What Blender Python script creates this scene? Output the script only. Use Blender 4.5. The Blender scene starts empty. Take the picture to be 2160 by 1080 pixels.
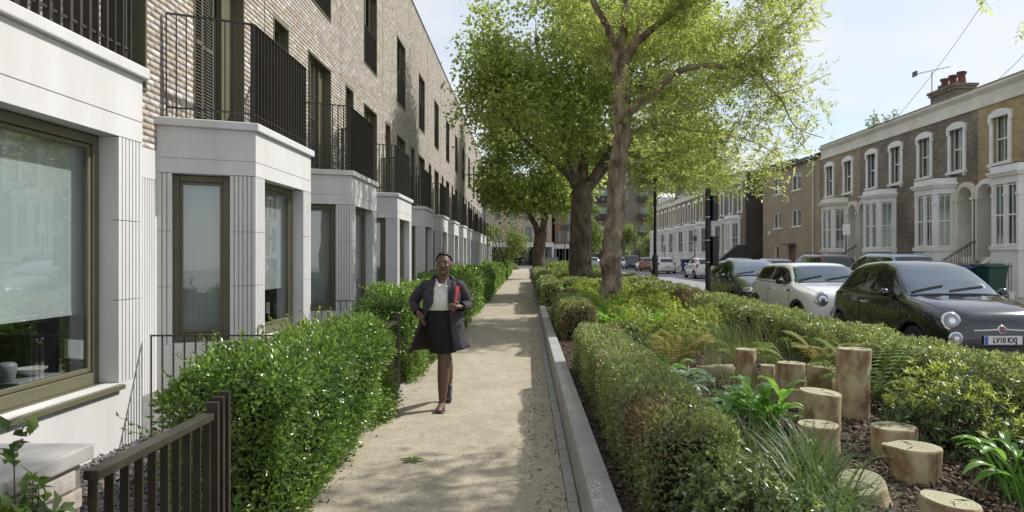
import bpy, bmesh, math, random
import numpy as np
from mathutils import Vector, Matrix
from mathutils.bvhtree import BVHTree
R = math.radians
scene = bpy.context.scene
C = scene.collection
# ------------------------------------------------------------------ camera
cam = bpy.data.cameras.new('camera'); cam_o = bpy.data.objects.new('camera', cam); C.objects.link(cam_o)
cam_o.location = (0, 0, 1.6); cam_o.rotation_euler = (R(90), 0, 0)
cam.lens = 24; cam.sensor_width = 36; cam.shift_x = -30 / 2160; cam.clip_end = 4000; cam.clip_start = .05
scene.camera = cam_o
# ------------------------------------------------------------------ light
SUN_EL, SUN_AZ = 44.0, 67.0            # degrees; azimuth clockwise from +Y
w = bpy.data.worlds.new('World'); scene.world = w; w.use_nodes = True
nt = w.node_tree; nt.nodes.clear()
def N(t, typ, **k):
    n = t.nodes.new(typ)
    for a, b in k.items(): setattr(n, a, b)
    return n
out = N(nt, 'ShaderNodeOutputWorld'); mixw = N(nt, 'ShaderNodeMixShader')
bg1 = N(nt, 'ShaderNodeBackground'); bg2 = N(nt, 'ShaderNodeBackground')
sky = N(nt, 'ShaderNodeTexSky', sky_type='NISHITA', sun_disc=False, sun_elevation=R(SUN_EL), sun_rotation=R(SUN_AZ), air_density=1.0, dust_density=.4, ozone_density=1.0)
bg1.inputs[1].default_value = .085
bg2.inputs[0].default_value = (.89, .915, .955, 1); bg2.inputs[1].default_value = .57
tc = N(nt, 'ShaderNodeTexCoord'); sp = N(nt, 'ShaderNodeSeparateXYZ'); ad = N(nt, 'ShaderNodeMath', operation='ADD'); ad.inputs[1].default_value = .22
dx = N(nt, 'ShaderNodeMath', operation='DIVIDE'); dy = N(nt, 'ShaderNodeMath', operation='DIVIDE'); cb = N(nt, 'ShaderNodeCombineXYZ')
ns = N(nt, 'ShaderNodeTexNoise'); ns.inputs['Scale'].default_value = 1.5; ns.inputs['Detail'].default_value = 7; ns.inputs['Roughness'].default_value = .52
rp = N(nt, 'ShaderNodeValToRGB'); rp.color_ramp.elements[0].position = .36; rp.color_ramp.elements[1].position = .66
rp.color_ramp.elements[0].color = (.42,)*3 + (1,); rp.color_ramp.elements[1].color = (.96,)*3 + (1,)
L = nt.links.new
L(tc.outputs['Generated'], sp.inputs[0]); L(sp.outputs[2], ad.inputs[0])
L(sp.outputs[0], dx.inputs[0]); L(ad.outputs[0], dx.inputs[1]); L(sp.outputs[1], dy.inputs[0]); L(ad.outputs[0], dy.inputs[1])
L(dx.outputs[0], cb.inputs[0]); L(dy.outputs[0], cb.inputs[1]); cb.inputs[2].default_value = 4.3
L(cb.outputs[0], ns.inputs['Vector']); L(ns.outputs['Fac'], rp.inputs[0]); L(rp.outputs[0], mixw.inputs[0])
L(sky.outputs[0], bg1.inputs[0]); L(bg1.outputs[0], mixw.inputs[1]); L(bg2.outputs[0], mixw.inputs[2]); L(mixw.outputs[0], out.inputs[0])
sl = bpy.data.lights.new('sun', 'SUN'); sl.energy = 2.75; sl.angle = R(.55); sl.color = (1, .965, .915)
so = bpy.data.objects.new('sun', sl); C.objects.link(so); so.location = (20, 10, 30)
SD = Vector((math.sin(R(SUN_AZ))*math.cos(R(SUN_EL)), math.cos(R(SUN_AZ))*math.cos(R(SUN_EL)), math.sin(R(SUN_EL))))
so.rotation_euler = SD.to_track_quat('Z', 'Y').to_euler()
vs = scene.view_settings
scene.display_settings.display_device = 'sRGB'
vs.view_transform = 'Standard'; vs.look = 'None'; vs.gamma = 1; vs.use_curve_mapping = False; vs.exposure = .86
# ------------------------------------------------------------------ helpers
rng = np.random.default_rng(7); random.seed(7)
class MB:
    def __init__(s): s.v = []; s.f = []; s.m = []
    def add(s, vs, fs, mi=0):
        b = len(s.v); s.v += [tuple(v) for v in vs]; s.f += [tuple(i+b for i in f) for f in fs]; s.m += [mi]*len(fs); return s
    def hexa(s, p, mi=0): return s.add(p, [(0,3,2,1),(4,5,6,7),(0,1,5,4),(1,2,6,5),(2,3,7,6),(3,0,4,7)], mi)
    def box(s, x0, x1, y0, y1, z0, z1, mi=0):
        if x0 > x1: x0, x1 = x1, x0
        if y0 > y1: y0, y1 = y1, y0
        return s.hexa([(x0,y0,z0),(x1,y0,z0),(x1,y1,z0),(x0,y1,z0),(x0,y0,z1),(x1,y0,z1),(x1,y1,z1),(x0,y1,z1)], mi)
    def fbox(s, F, u0, u1, d0, d1, z0, z1, mi=0):
        return s.hexa([F(u0,d0,z0),F(u1,d0,z0),F(u1,d1,z0),F(u0,d1,z0),F(u0,d0,z1),F(u1,d0,z1),F(u1,d1,z1),F(u0,d1,z1)], mi)
    def prism(s, F, poly, a, b, mi=0):      # poly points p -> F(p, a) and F(p, b)
        n = len(poly)
        vs = [F(p, a) for p in poly] + [F(p, b) for p in poly]
        fs = [tuple(range(n))[::-1], tuple(range(n, 2*n))] + [(i, (i+1) % n, n+(i+1) % n, n+i) for i in range(n)]
        return s.add(vs, fs, mi)
    def tube(s, pts, rad, n=6, mi=0, cap=True, flat=1.0):
        pts = [Vector(p) for p in pts]
        if not hasattr(rad, '__len__'): rad = [rad]*len(pts)
        base = len(s.v); T0 = None; ref = None
        for i, p in enumerate(pts):
            t = (pts[min(i+1, len(pts)-1)] - pts[max(i-1, 0)])
            t = t.normalized() if t.length > 1e-9 else Vector((0, 0, 1))
            if ref is None: ref = Vector((1, 0, 0)) if abs(t.x) < .8 else Vector((0, 1, 0))
            a = (ref - t*ref.dot(t)).normalized(); b = t.cross(a); ref = a
            for k in range(n):
                th = 2*math.pi*k/n
                s.v.append(tuple(p + (a*math.cos(th) + b*math.sin(th)*flat)*rad[i]))
        m = len(pts)
        for i in range(m-1):
            for k in range(n):
                s.f.append((base+i*n+k, base+i*n+(k+1) % n, base+(i+1)*n+(k+1) % n, base+(i+1)*n+k)); s.m.append(mi)
        if cap:
            s.f.append(tuple(base+k for k in range(n))[::-1]); s.m.append(mi)
            s.f.append(tuple(base+(m-1)*n+k for k in range(n))); s.m.append(mi)
        return s
    def loft(s, rings, mi=0, closed=True, cap=True):
        n = len(rings[0]); b = len(s.v)
        for r in rings: s.v += [tuple(p) for p in r]
        for i in range(len(rings)-1):
            for k in range(n if closed else n-1):
                s.f.append((b+i*n+k, b+i*n+(k+1) % n, b+(i+1)*n+(k+1) % n, b+(i+1)*n+k)); s.m.append(mi)
        if cap and closed:
            s.f.append(tuple(b+k for k in range(n))[::-1]); s.m.append(mi)
            e = b+(len(rings)-1)*n; s.f.append(tuple(e+k for k in range(n))); s.m.append(mi)
        return s
    def lathe(s, prof, c=(0,0,0), n=20, axis='z', mi=0, cap=True):   # prof: (radius, height)
        rings = []
        for r, h in prof:
            ring = []
            for k in range(n):
                a = 2*math.pi*k/n; x, y = r*math.cos(a), r*math.sin(a)
                p = {'z': (x, y, h), 'y': (x, h, -y), 'x': (h, x, y)}[axis]
                ring.append((c[0]+p[0], c[1]+p[1], c[2]+p[2]))
            rings.append(ring)
        return s.loft(rings, mi, True, cap)
    def build(s, name, mats, parent=None, smooth=False, bevel=0, seg=1, loc=None, fix=True):
        me = bpy.data.meshes.new(name); me.from_pydata(s.v, [], s.f)
        if not isinstance(mats, (list, tuple)): mats = [mats]
        for m in mats: me.materials.append(m)
        if len(mats) > 1: me.polygons.foreach_set('material_index', s.m)
        if fix:
            bm = bmesh.new(); bm.from_mesh(me); bmesh.ops.recalc_face_normals(bm, faces=bm.faces); bm.to_mesh(me); bm.free()
        if smooth: me.polygons.foreach_set('use_smooth', [True]*len(me.polygons))
        me.update()
        o = bpy.data.objects.new(name, me); C.objects.link(o)
        if parent is not None: o.parent = parent
        if loc is not None: o.location = loc
        if bevel:
            b = o.modifiers.new('bevel', 'BEVEL'); b.width = bevel; b.segments = seg; b.limit_method = 'ANGLE'; b.angle_limit = R(40)
        return o
def tag(o, label=None, cat=None, group=None, kind=None):
    if label: o['label'] = label
    if cat: o['category'] = cat
    if group: o['group'] = group
    if kind: o['kind'] = kind
    return o
def thing(name, label, cat, loc=(0,0,0), rz=0, group=None):
    o = bpy.data.objects.new(name, None); C.objects.link(o); o.empty_display_size = .2
    o.location = loc; o.rotation_euler = (0, 0, rz)
    return tag(o, label, cat, group)
CH = {}
def children(o): return [c for c in bpy.data.objects if c.parent is o]
def copy_tree(o, parent=None, kids=None):
    if kids is None:
        kids = {}
        for c in bpy.data.objects:
            if c.parent: kids.setdefault(c.parent.name, []).append(c)
    c = o.copy(); C.objects.link(c)
    if parent is not None: c.parent = parent
    for k in kids.get(o.name, []): copy_tree(k, c, kids)
    return c
def inst(src, name, parent, loc=(0,0,0), rz=0):
    o = bpy.data.objects.new(name, src.data); C.objects.link(o); o.parent = parent; o.location = loc; o.rotation_euler = (0,0,rz)
    return o
def npmesh(name, V, F, mats, parent=None, smooth=False, mi=None, loc=None):
    V = np.asarray(V, np.float32); F = np.asarray(F, np.int32); k = F.shape[1]
    me = bpy.data.meshes.new(name)
    me.vertices.add(len(V)); me.vertices.foreach_set('co', V.ravel())
    me.loops.add(F.size); me.loops.foreach_set('vertex_index', F.ravel())
    me.polygons.add(len(F)); me.polygons.foreach_set('loop_start', np.arange(0, F.size, k, dtype=np.int32))
    if not isinstance(mats, (list, tuple)): mats = [mats]
    for m in mats: me.materials.append(m)
    if mi is not None: me.polygons.foreach_set('material_index', np.asarray(mi, np.int32))
    if smooth: me.polygons.foreach_set('use_smooth', np.ones(len(F), bool))
    me.update(calc_edges=True)
    o = bpy.data.objects.new(name, me); C.objects.link(o)
    if parent is not None: o.parent = parent
    if loc is not None: o.location = loc
    return o
def bake(o):
    dg = bpy.context.evaluated_depsgraph_get(); dg.update()
    me = bpy.data.meshes.new_from_object(o.evaluated_get(dg)); o.modifiers.clear(); o.data = me; return o
def text_mesh(txt, size, name, m, parent, bold=0.0, sx=1.0, ext=.001):
    cu = bpy.data.curves.new(name, 'FONT'); cu.body = txt; cu.size = size; cu.align_x = 'CENTER'; cu.align_y = 'CENTER'; cu.extrude = ext; cu.offset = bold
    o = bpy.data.objects.new(name, cu); C.objects.link(o)
    dg = bpy.context.evaluated_depsgraph_get(); dg.update()
    me = bpy.data.meshes.new_from_object(o.evaluated_get(dg)); bpy.data.objects.remove(o)
    me.materials.clear(); me.materials.append(m)
    for v in me.vertices: v.co.x *= sx
    r = bpy.data.objects.new(name, me); C.objects.link(r); r.parent = parent
    return r
def pchip(xs, ys):
    xs = np.array(xs, float); ys = np.array(ys, float); h = np.diff(xs); d = np.diff(ys)/h
    m = np.zeros(len(xs)); m[0] = d[0]; m[-1] = d[-1]
    for i in range(1, len(xs)-1):
        m[i] = 0 if d[i-1]*d[i] <= 0 else 3*(h[i-1]+h[i])/((2*h[i]+h[i-1])/d[i-1]+(h[i]+2*h[i-1])/d[i])
    def f(x):
        x = min(max(x, xs[0]), xs[-1]); i = min(max(int(np.searchsorted(xs, x)-1), 0), len(h)-1); t = (x-xs[i])/h[i]
        return float(ys[i]*(1+2*t)*(1-t)**2+m[i]*h[i]*t*(1-t)**2+ys[i+1]*t*t*(3-2*t)+m[i+1]*h[i]*t*t*(t-1))
    return f
def snoise(P, f, seed=0):               # cheap smooth pseudo noise, about -1..1
    P = np.asarray(P, float); r = np.random.default_rng(seed+100); s = np.zeros(P.shape[:-1])
    for i in range(5):
        k = r.normal(size=3); k = k/np.linalg.norm(k)*f*(.6+.35*i); s += np.sin(P @ k + r.uniform(0, 6.28))
    return s/2.6
# ------------------------------------------------------------------ materials
M = {}
def pbr(name, col, rough=.6, col2=None, var=.5, scale=4., detail=4., bump=0, bscale=60., metal=0, spec=.5, coat=0, island=0, obj=0, emit=None, bdist=.01, stretch=None, alpha=None):
    m = bpy.data.materials.new(name); m.use_nodes = True; t = m.node_tree; b = t.nodes['Principled BSDF']; L = t.links.new
    b.inputs['Base Color'].default_value = (*col, 1); b.inputs['Roughness'].default_value = rough; b.inputs['Metallic'].default_value = metal
    b.inputs['Specular IOR Level'].default_value = spec
    if coat: b.inputs['Coat Weight'].default_value = coat; b.inputs['Coat Roughness'].default_value = .03
    g = N(t, 'ShaderNodeNewGeometry'); vec = g.outputs['Position']
    if stretch:
        vm = N(t, 'ShaderNodeVectorMath', operation='MULTIPLY'); vm.inputs[1].default_value = stretch; L(vec, vm.inputs[0]); vec = vm.outputs[0]
    if col2 is not None:
        n = N(t, 'ShaderNodeTexNoise'); n.inputs['Scale'].default_value = scale; n.inputs['Detail'].default_value = detail; n.inputs['Roughness'].default_value = .6; L(vec, n.inputs['Vector'])
        r = N(t, 'ShaderNodeMapRange'); r.inputs['From Min'].default_value = .5-.22/max(var, .05)*.5; r.inputs['From Max'].default_value = .5+.22/max(var, .05)*.5
        fac = n.outputs['Fac']
        if island or obj:
            mx = N(t, 'ShaderNodeMath', operation='MULTIPLY_ADD'); mx.inputs[1].default_value = max(island, obj)
            L(g.outputs['Random Per Island'] if island else N(t, 'ShaderNodeObjectInfo').outputs['Random'], mx.inputs[0]); 
            m2 = N(t, 'ShaderNodeMath', operation='SUBTRACT'); m2.inputs[1].default_value = max(island, obj)*.5; L(fac, m2.inputs[0]); L(m2.outputs[0], mx.inputs[2]); fac = mx.outputs[0]
        L(fac, r.inputs['Value'])
        c = N(t, 'ShaderNodeMix', data_type='RGBA'); c.inputs['A'].default_value = (*col, 1); c.inputs['B'].default_value = (*col2, 1); L(r.outputs[0], c.inputs['Factor']); L(c.outputs['Result'], b.inputs['Base Color'])
    if bump:
        n2 = N(t, 'ShaderNodeTexNoise'); n2.inputs['Scale'].default_value = bscale; n2.inputs['Detail'].default_value = 5; L(vec, n2.inputs['Vector'])
        bp = N(t, 'ShaderNodeBump'); bp.inputs['Strength'].default_value = bump; bp.inputs['Distance'].default_value = bdist; L(n2.outputs['Fac'], bp.inputs['Height']); L(bp.outputs[0], b.inputs['Normal'])
    if emit: b.inputs['Emission Color'].default_value = (*emit[:3], 1); b.inputs['Emission Strength'].default_value = emit[3]
    M[name] = m; return m
def leafm(name, c1, c2, trans=.35, rough=.42, tc=1.5, c3=None, spec=.4):
    m = bpy.data.materials.new(name); m.use_nodes = True; t = m.node_tree; b = t.nodes['Principled BSDF']; L = t.links.new
    g = N(t, 'ShaderNodeNewGeometry'); r = N(t, 'ShaderNodeValToRGB'); e = r.color_ramp.elements
    e[0].color = (*c1, 1); e[1].color = (*c2, 1)
    if c3: x = e.new(.93); x.color = (*c2, 1); e[-1].color = (*c3, 1)
    nz = N(t, 'ShaderNodeTexNoise'); nz.inputs['Scale'].default_value = .9; L(g.outputs['Position'], nz.inputs['Vector'])
    ma = N(t, 'ShaderNodeMath', operation='MULTIPLY_ADD'); ma.inputs[1].default_value = .8; ma.use_clamp = True
    mb_ = N(t, 'ShaderNodeMath', operation='MULTIPLY_ADD'); mb_.inputs[1].default_value = 1.3; mb_.inputs[2].default_value = -.55
    L(nz.outputs['Fac'], mb_.inputs[0]); L(g.outputs['Random Per Island'], ma.inputs[0]); L(mb_.outputs[0], ma.inputs[2]); L(ma.outputs[0], r.inputs[0])
    L(r.outputs[0], b.inputs['Base Color']); b.inputs['Roughness'].default_value = rough; b.inputs['Specular IOR Level'].default_value = spec
    tr = N(t, 'ShaderNodeBsdfTranslucent'); mu = N(t, 'ShaderNodeMix', data_type='RGBA', blend_type='MULTIPLY'); mu.inputs['Factor'].default_value = 1
    mu.inputs['B'].default_value = (tc*1.08, tc*1.1, tc*.68, 1); L(r.outputs[0], mu.inputs['A']); L(mu.outputs['Result'], tr.inputs[0])
    mx = N(t, 'ShaderNodeMixShader'); mx.inputs[0].default_value = trans; L(b.outputs[0], mx.inputs[1]); L(tr.outputs[0], mx.inputs[2]); L(mx.outputs[0], t.nodes['Material Output'].inputs[0])
    M[name] = m; return m
def glassm(name, tint=(.8, .86, .86), refl=1.0, ior=1.5, base=.0):
    m = bpy.data.materials.new(name); m.use_nodes = True; t = m.node_tree; t.nodes.remove(t.nodes['Principled BSDF']); L = t.links.new
    tr = N(t, 'ShaderNodeBsdfTransparent'); tr.inputs[0].default_value = (*tint, 1); gl = N(t, 'ShaderNodeBsdfGlossy'); gl.inputs['Roughness'].default_value = .01
    fr = N(t, 'ShaderNodeLayerWeight'); fr.inputs[0].default_value = .5; pw = N(t, 'ShaderNodeMath', operation='POWER'); pw.inputs[1].default_value = 4
    ma = N(t, 'ShaderNodeMath', operation='MULTIPLY_ADD'); ma.inputs[1].default_value = refl; ma.inputs[2].default_value = base; ma.use_clamp = True
    L(fr.outputs['Facing'], pw.inputs[0]); L(pw.outputs[0], ma.inputs[0]); mx = N(t, 'ShaderNodeMixShader'); L(ma.outputs[0], mx.inputs[0]); L(tr.outputs[0], mx.inputs[1]); L(gl.outputs[0], mx.inputs[2]); L(mx.outputs[0], t.nodes['Material Output'].inputs[0])
    M[name] = m; return m
def brickm(name, c1, c2, mortar, c3=None, bw=.225, bh=.075, var=.6):
    m = bpy.data.materials.new(name); m.use_nodes = True; t = m.node_tree; b = t.nodes['Principled BSDF']; L = t.links.new
    g = N(t, 'ShaderNodeNewGeometry'); s = N(t, 'ShaderNodeSeparateXYZ'); L(g.outputs['Position'], s.inputs[0])
    a = N(t, 'ShaderNodeMath', operation='ADD'); L(s.outputs[0], a.inputs[0]); L(s.outputs[1], a.inputs[1])
    c = N(t, 'ShaderNodeCombineXYZ'); L(a.outputs[0], c.inputs[0]); L(s.outputs[2], c.inputs[1])
    k = N(t, 'ShaderNodeTexBrick'); k.inputs['Scale'].default_value = 1; k.inputs['Brick Width'].default_value = bw; k.inputs['Row Height'].default_value = bh; k.inputs['Mortar Size'].default_value = .009; k.inputs['Mortar Smooth'].default_value = .1
    k.inputs['Color1'].default_value = (*c1, 1); k.inputs['Color2'].default_value = (*c2, 1); k.inputs['Mortar'].default_value = (*mortar, 1); L(c.outputs[0], k.inputs['Vector'])
    n = N(t, 'ShaderNodeTexNoise'); n.inputs['Scale'].default_value = .55; n.inputs['Detail'].default_value = 6; n.inputs['Roughness'].default_value = .65; L(g.outputs['Position'], n.inputs['Vector'])
    r = N(t, 'ShaderNodeMapRange'); r.inputs['From Min'].default_value = .3; r.inputs['From Max'].default_value = .7; r.inputs['To Min'].default_value = 1-var*.5; r.inputs['To Max'].default_value = 1+var*.4; L(n.outputs['Fac'], r.inputs['Value'])
    mu = N(t, 'ShaderNodeMix', data_type='RGBA', blend_type='MULTIPLY'); mu.inputs['Factor'].default_value = 1; L(k.outputs['Color'], mu.inputs['A']); L(r.outputs[0], mu.inputs['B']); L(mu.outputs['Result'], b.inputs['Base Color'])
    b.inputs['Roughness'].default_value = .9; b.inputs['Specular IOR Level'].default_value = .2
    bp = N(t, 'ShaderNodeBump'); bp.inputs['Strength'].default_value = .6; bp.inputs['Distance'].default_value = .008; iv = N(t, 'ShaderNodeMath', operation='SUBTRACT'); iv.inputs[0].default_value = 1; L(k.outputs['Fac'], iv.inputs[1]); L(iv.outputs[0], bp.inputs['Height']); L(bp.outputs[0], b.inputs['Normal'])
    M[name] = m; return m
def brick_island(name, cols):
    m = bpy.data.materials.new(name); m.use_nodes = True; t = m.node_tree; b = t.nodes['Principled BSDF']; L = t.links.new
    g = N(t, 'ShaderNodeNewGeometry'); oi = N(t, 'ShaderNodeObjectInfo'); a = N(t, 'ShaderNodeMath', operation='ADD'); f = N(t, 'ShaderNodeMath', operation='FRACT')
    L(g.outputs['Random Per Island'], a.inputs[0]); L(oi.outputs['Random'], a.inputs[1]); L(a.outputs[0], f.inputs[0])
    r = N(t, 'ShaderNodeValToRGB'); e = r.color_ramp.elements; n = len(cols)
    for i, c in enumerate(cols):
        x = e[0] if i == 0 else (e[1] if i == 1 else e.new(.5)); x.position = i/(n-1); x.color = (*c, 1)
    L(f.outputs[0], r.inputs[0])
    nz = N(t, 'ShaderNodeTexNoise'); nz.inputs['Scale'].default_value = 22; nz.inputs['Detail'].default_value = 6; nz.inputs['Roughness'].default_value = .7; L(g.outputs['Position'], nz.inputs['Vector'])
    mr = N(t, 'ShaderNodeMapRange'); mr.inputs['From Min'].default_value = .3; mr.inputs['From Max'].default_value = .7; mr.inputs['To Min'].default_value = .72; mr.inputs['To Max'].default_value = 1.2; L(nz.outputs['Fac'], mr.inputs['Value'])
    mu = N(t, 'ShaderNodeMix', data_type='RGBA', blend_type='MULTIPLY'); mu.inputs['Factor'].default_value = 1; L(r.outputs[0], mu.inputs['A']); L(mr.outputs[0], mu.inputs['B']); L(mu.outputs['Result'], b.inputs['Base Color'])
    b.inputs['Roughness'].default_value = .9; b.inputs['Specular IOR Level'].default_value = .2
    bp = N(t, 'ShaderNodeBump'); bp.inputs['Strength'].default_value = .25; bp.inputs['Distance'].default_value = .003; L(nz.outputs['Fac'], bp.inputs['Height']); L(bp.outputs[0], b.inputs['Normal'])
    M[name] = m; return m
pbr('stone', (.62, .61, .60), .7, (.53, .515, .50), .55, 2.6, 7, bump=.15, bscale=160, bdist=.002, stretch=(1, 1, .22))
pbr('coping', (.44, .42, .395), .75, (.33, .315, .295), .6, 3, 6, bump=.2, bscale=120, bdist=.003)
pbr('olive', (.115, .105, .062), .42, (.135, .125, .078), .5, 3)
pbr('bronze', (.034, .029, .024), .45, (.05, .043, .036), .5, 8)
pbr('bronze_gate', (.030, .025, .018), .36, (.045, .037, .026), .6, 10)
pbr('mortar', (.25, .215, .175), .95, (.19, .165, .135), .6, 6, bump=.3)
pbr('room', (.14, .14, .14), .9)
pbr('blind', (.74, .76, .76), .8, (.68, .70, .70), .5, 9, stretch=(1, 1, .06))
pbr('louvre', (.10, .095, .07), .5)
pbr('darkdoor', (.028, .026, .022), .4)
brick_island('buff', [(.34, .28, .215), (.47, .405, .32), (.60, .565, .52), (.52, .445, .35), (.40, .34, .275), (.66, .635, .60), (.56, .51, .44), (.44, .35, .26), (.62, .59, .55), (.50, .47, .44)])
brickm('buff_far', (.50, .43, .33), (.27, .215, .15), (.42, .38, .31), var=.35)
glassm('pane', (.84, .87, .87), .85, 1.5, .15)
glassm('pane_dark', (.80, .84, .84), .75, 1.5, .08)
pbr('metal_light', (.55, .56, .57), .35, metal=1)
pbr('white_paint', (.86, .85, .82), .5, (.74, .73, .69), .6, 1.5, 6)
pbr('stucco', (.80, .76, .68), .8, (.62, .58, .50), .7, .9, 7, bump=.2, bscale=30)
pbr('curtain', (.72, .72, .70), .9, (.5, .5, .49), .8, 7, stretch=(1, 1, .05))
pbr('darkglass', (.012, .014, .016), .04, spec=.8)
pbr('slate', (.06, .06, .065), .7, (.10, .10, .11), .6, 3, island=.4)
pbr('asphalt', (.23, .225, .225), .85, (.29, .285, .285), .5, 1.2, 8, bump=.35, bscale=180, bdist=.006)
pbr('paving', (.38, .365, .34), .85, (.30, .29, .265), .6, 2, 6)
pbr('kerb', (.36, .35, .33), .8, (.28, .27, .25), .6, 5)
pbr('earth', (.045, .032, .022), .95, (.075, .055, .04), .6, 14, 8, bump=.6, bscale=40, bdist=.02)
pbr('ground', (.36, .345, .32), .95, (.28, .27, .24), .6, .3, 6)
pbr('black_metal', (.012, .012, .013), .4)
pbr('iron', (.02, .02, .02), .55)
pbr('bark', (.21, .16, .115), .95, (.065, .05, .037), .75, 6, 9, bump=1.0, bscale=16, bdist=.07, stretch=(1, 1, .35))
pbr('bark_pale', (.38, .30, .215), .95, (.10, .074, .05), .85, 5.0, 10, bump=1.0, bscale=16, bdist=.09, stretch=(1, 1, .38))
pbr('twig', (.06, .045, .03), .9)
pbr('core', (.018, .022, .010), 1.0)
leafm('leaf_hedge', (.040, .080, .020), (.18, .275, .060), .40, .22, 1.9, c3=(.38, .47, .13), spec=.6)
leafm('leaf_box', (.115, .150, .060), (.29, .335, .145), .36, .26, 1.8, c3=(.42, .46, .20))
leafm('leaf_box_dry', (.13, .105, .05), (.25, .17, .095), .25, .5, 1.2)
leafm('leaf_plane', (.125, .170, .050), (.32, .37, .135), .55, .34, 2.15)
leafm('leaf_ash', (.19, .225, .080), (.43, .455, .215), .55, .34, 1.8)
leafm('leaf_far', (.12, .17, .045), (.25, .31, .10), .4, .5, 1.5)
leafm('leaf_broad', (.10, .22, .045), (.20, .36, .08), .4, .32, 1.7)
leafm('leaf_glaucous', (.13, .20, .12), (.26, .34, .21), .3, .38, 1.2)
leafm('leaf_grass', (.055, .095, .03), (.14, .20, .065), .3, .42, 1.3)
leafm('leaf_straw', (.11, .14, .05), (.24, .25, .12), .3, .5, 1.2)
leafm('leaf_fern', (.12, .19, .035), (.25, .33, .08), .4, .45, 1.4)
leafm('leaf_fern_rust', (.20, .20, .05), (.36, .31, .09), .4, .5, 1.3)
leafm('leaf_tip', (.28, .34, .06), (.52, .55, .13), .35, .42, 1.3)
leafm('leaf_dark', (.05, .085, .03), (.13, .19, .065), .22, .3, 1.3)
# ================================================================== GROUND
FX = -4.4; PITCH = 4.73; Z0 = 6.05; NH = 14
def sheet(name, x0, x1, y0, y1, z, m, th=.06):
    return tag(MB().box(x0, x1, y0, y1, z-th, z).build(name, m), kind='structure')
sheet('ground', -900, 900, -60, 1500, -.03, M['ground'])
def path_mat():
    m = pbr('resin', (.445, .39, .295), .9, (.36, .31, .23), .6, 1.1, 6, bump=.5, bscale=260, bdist=.004); t = m.node_tree; L = t.links.new; b = t.nodes['Principled BSDF']
    src = b.inputs['Base Color'].links[0].from_socket; g = N(t, 'ShaderNodeNewGeometry')
    v = N(t, 'ShaderNodeTexVoronoi'); v.inputs['Scale'].default_value = 130; L(g.outputs['Position'], v.inputs['Vector'])
    hs = N(t, 'ShaderNodeSeparateColor'); L(v.outputs['Color'], hs.inputs[0])
    mr = N(t, 'ShaderNodeMapRange'); mr.inputs['To Min'].default_value = .68; mr.inputs['To Max'].default_value = 1.24; L(hs.outputs[0], mr.inputs['Value'])
    n = N(t, 'ShaderNodeTexNoise'); n.inputs['Scale'].default_value = 5; n.inputs['Detail'].default_value = 9; n.inputs['Roughness'].default_value = .75; L(g.outputs['Position'], n.inputs['Vector'])
    m2 = N(t, 'ShaderNodeMapRange'); m2.inputs['From Min'].default_value = .32; m2.inputs['From Max'].default_value = .7; m2.inputs['To Min'].default_value = .8; m2.inputs['To Max'].default_value = 1.12; L(n.outputs['Fac'], m2.inputs['Value'])
    mm = N(t, 'ShaderNodeMath', operation='MULTIPLY'); L(mr.outputs[0], mm.inputs[0]); L(m2.outputs[0], mm.inputs[1])
    mu = N(t, 'ShaderNodeMix', data_type='RGBA', blend_type='MULTIPLY'); mu.inputs['Factor'].default_value = 1; L(src, mu.inputs['A']); L(mm.outputs[0], mu.inputs['B']); L(mu.outputs['Result'], b.inputs['Base Color'])
    return m
path = sheet('path', -1.5, .262, -3, 84, 0, path_mat())
# narrow stone edging down both sides, setts as pieces
edg = thing('path_edging', 'narrow strip of grey stone setts along the low wall edge of path', 'edging', (0, 0, 0)); 
del edg['category']; del edg['label']; edg['kind'] = 'structure'
sett = None
for i in range(150):
    y0 = 1.6+i*.202
    if sett is None: sett = MB().box(.268, .338, 0, .197, -.06, .006).build('sett', M['kerb'], edg, bevel=.004); sett.location = (0, y0, 0)
    else: inst(sett, 'sett', edg, (random.uniform(-.003, .003), y0, random.uniform(-.004, .002))).modifiers.clear()
tag(MB().box(.266, .34, 31.95, 84, -.06, .004).build('edging_strip', M['kerb'], edg), kind='stuff')
el = tag(MB().box(-1.56, -1.503, -2, 84, -.06, .008).build('path_edge_board', M['kerb']), kind='structure')
pbr('garden_gravel', (.24, .235, .23), .95, (.15, .145, .14), .6, 9, 8, bump=.6, bscale=60, bdist=.02); sheet('front_garden', FX-.5, -1.562, -3, 75, -.004, M['garden_gravel'])
# low wall
lw = thing('low_wall', 'low pale concrete retaining wall between the path and the planting bed', 'wall', (.346, 0, 0))
ys = [-1.0, 2.05, 4.1, 6.15, 8.2, 10.25, 12.3, 14.35, 16.4, 17.9]
pbr('concrete', (.38, .375, .355), .75, (.28, .27, .25), .65, 2.6, 8, bump=.25, bscale=90, bdist=.003)
for a, b in zip(ys, ys[1:]): MB().box(0, .146, a+.003, b-.003, -.06, .30).build('wall_block', M['concrete'], lw, bevel=.006)
# planting bed, kerbs, road
sheet('planting_bed', .49, 4.86, -3, 84, .20, M['earth'], .26)
tag(MB().box(4.862, 5.0, -3, 92, -.06, .17).build('kerb', M['kerb'], bevel=.015), kind='structure')
sheet('road', 5.002, 13.7, -20, 300, .03, M['asphalt'])
tag(MB().box(13.702, 13.85, -3, 140, -.06, .15).build('kerb', M['kerb'], bevel=.015), kind='structure')
sheet('pavement', 13.852, 16.3, -3, 140, .145, M['paving'])
sheet('front_area', 16.302, 30, -3, 140, .12, M['paving'])
sheet('cross_street', -40, 5, 84.01, 90, .0, M['asphalt'])
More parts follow.
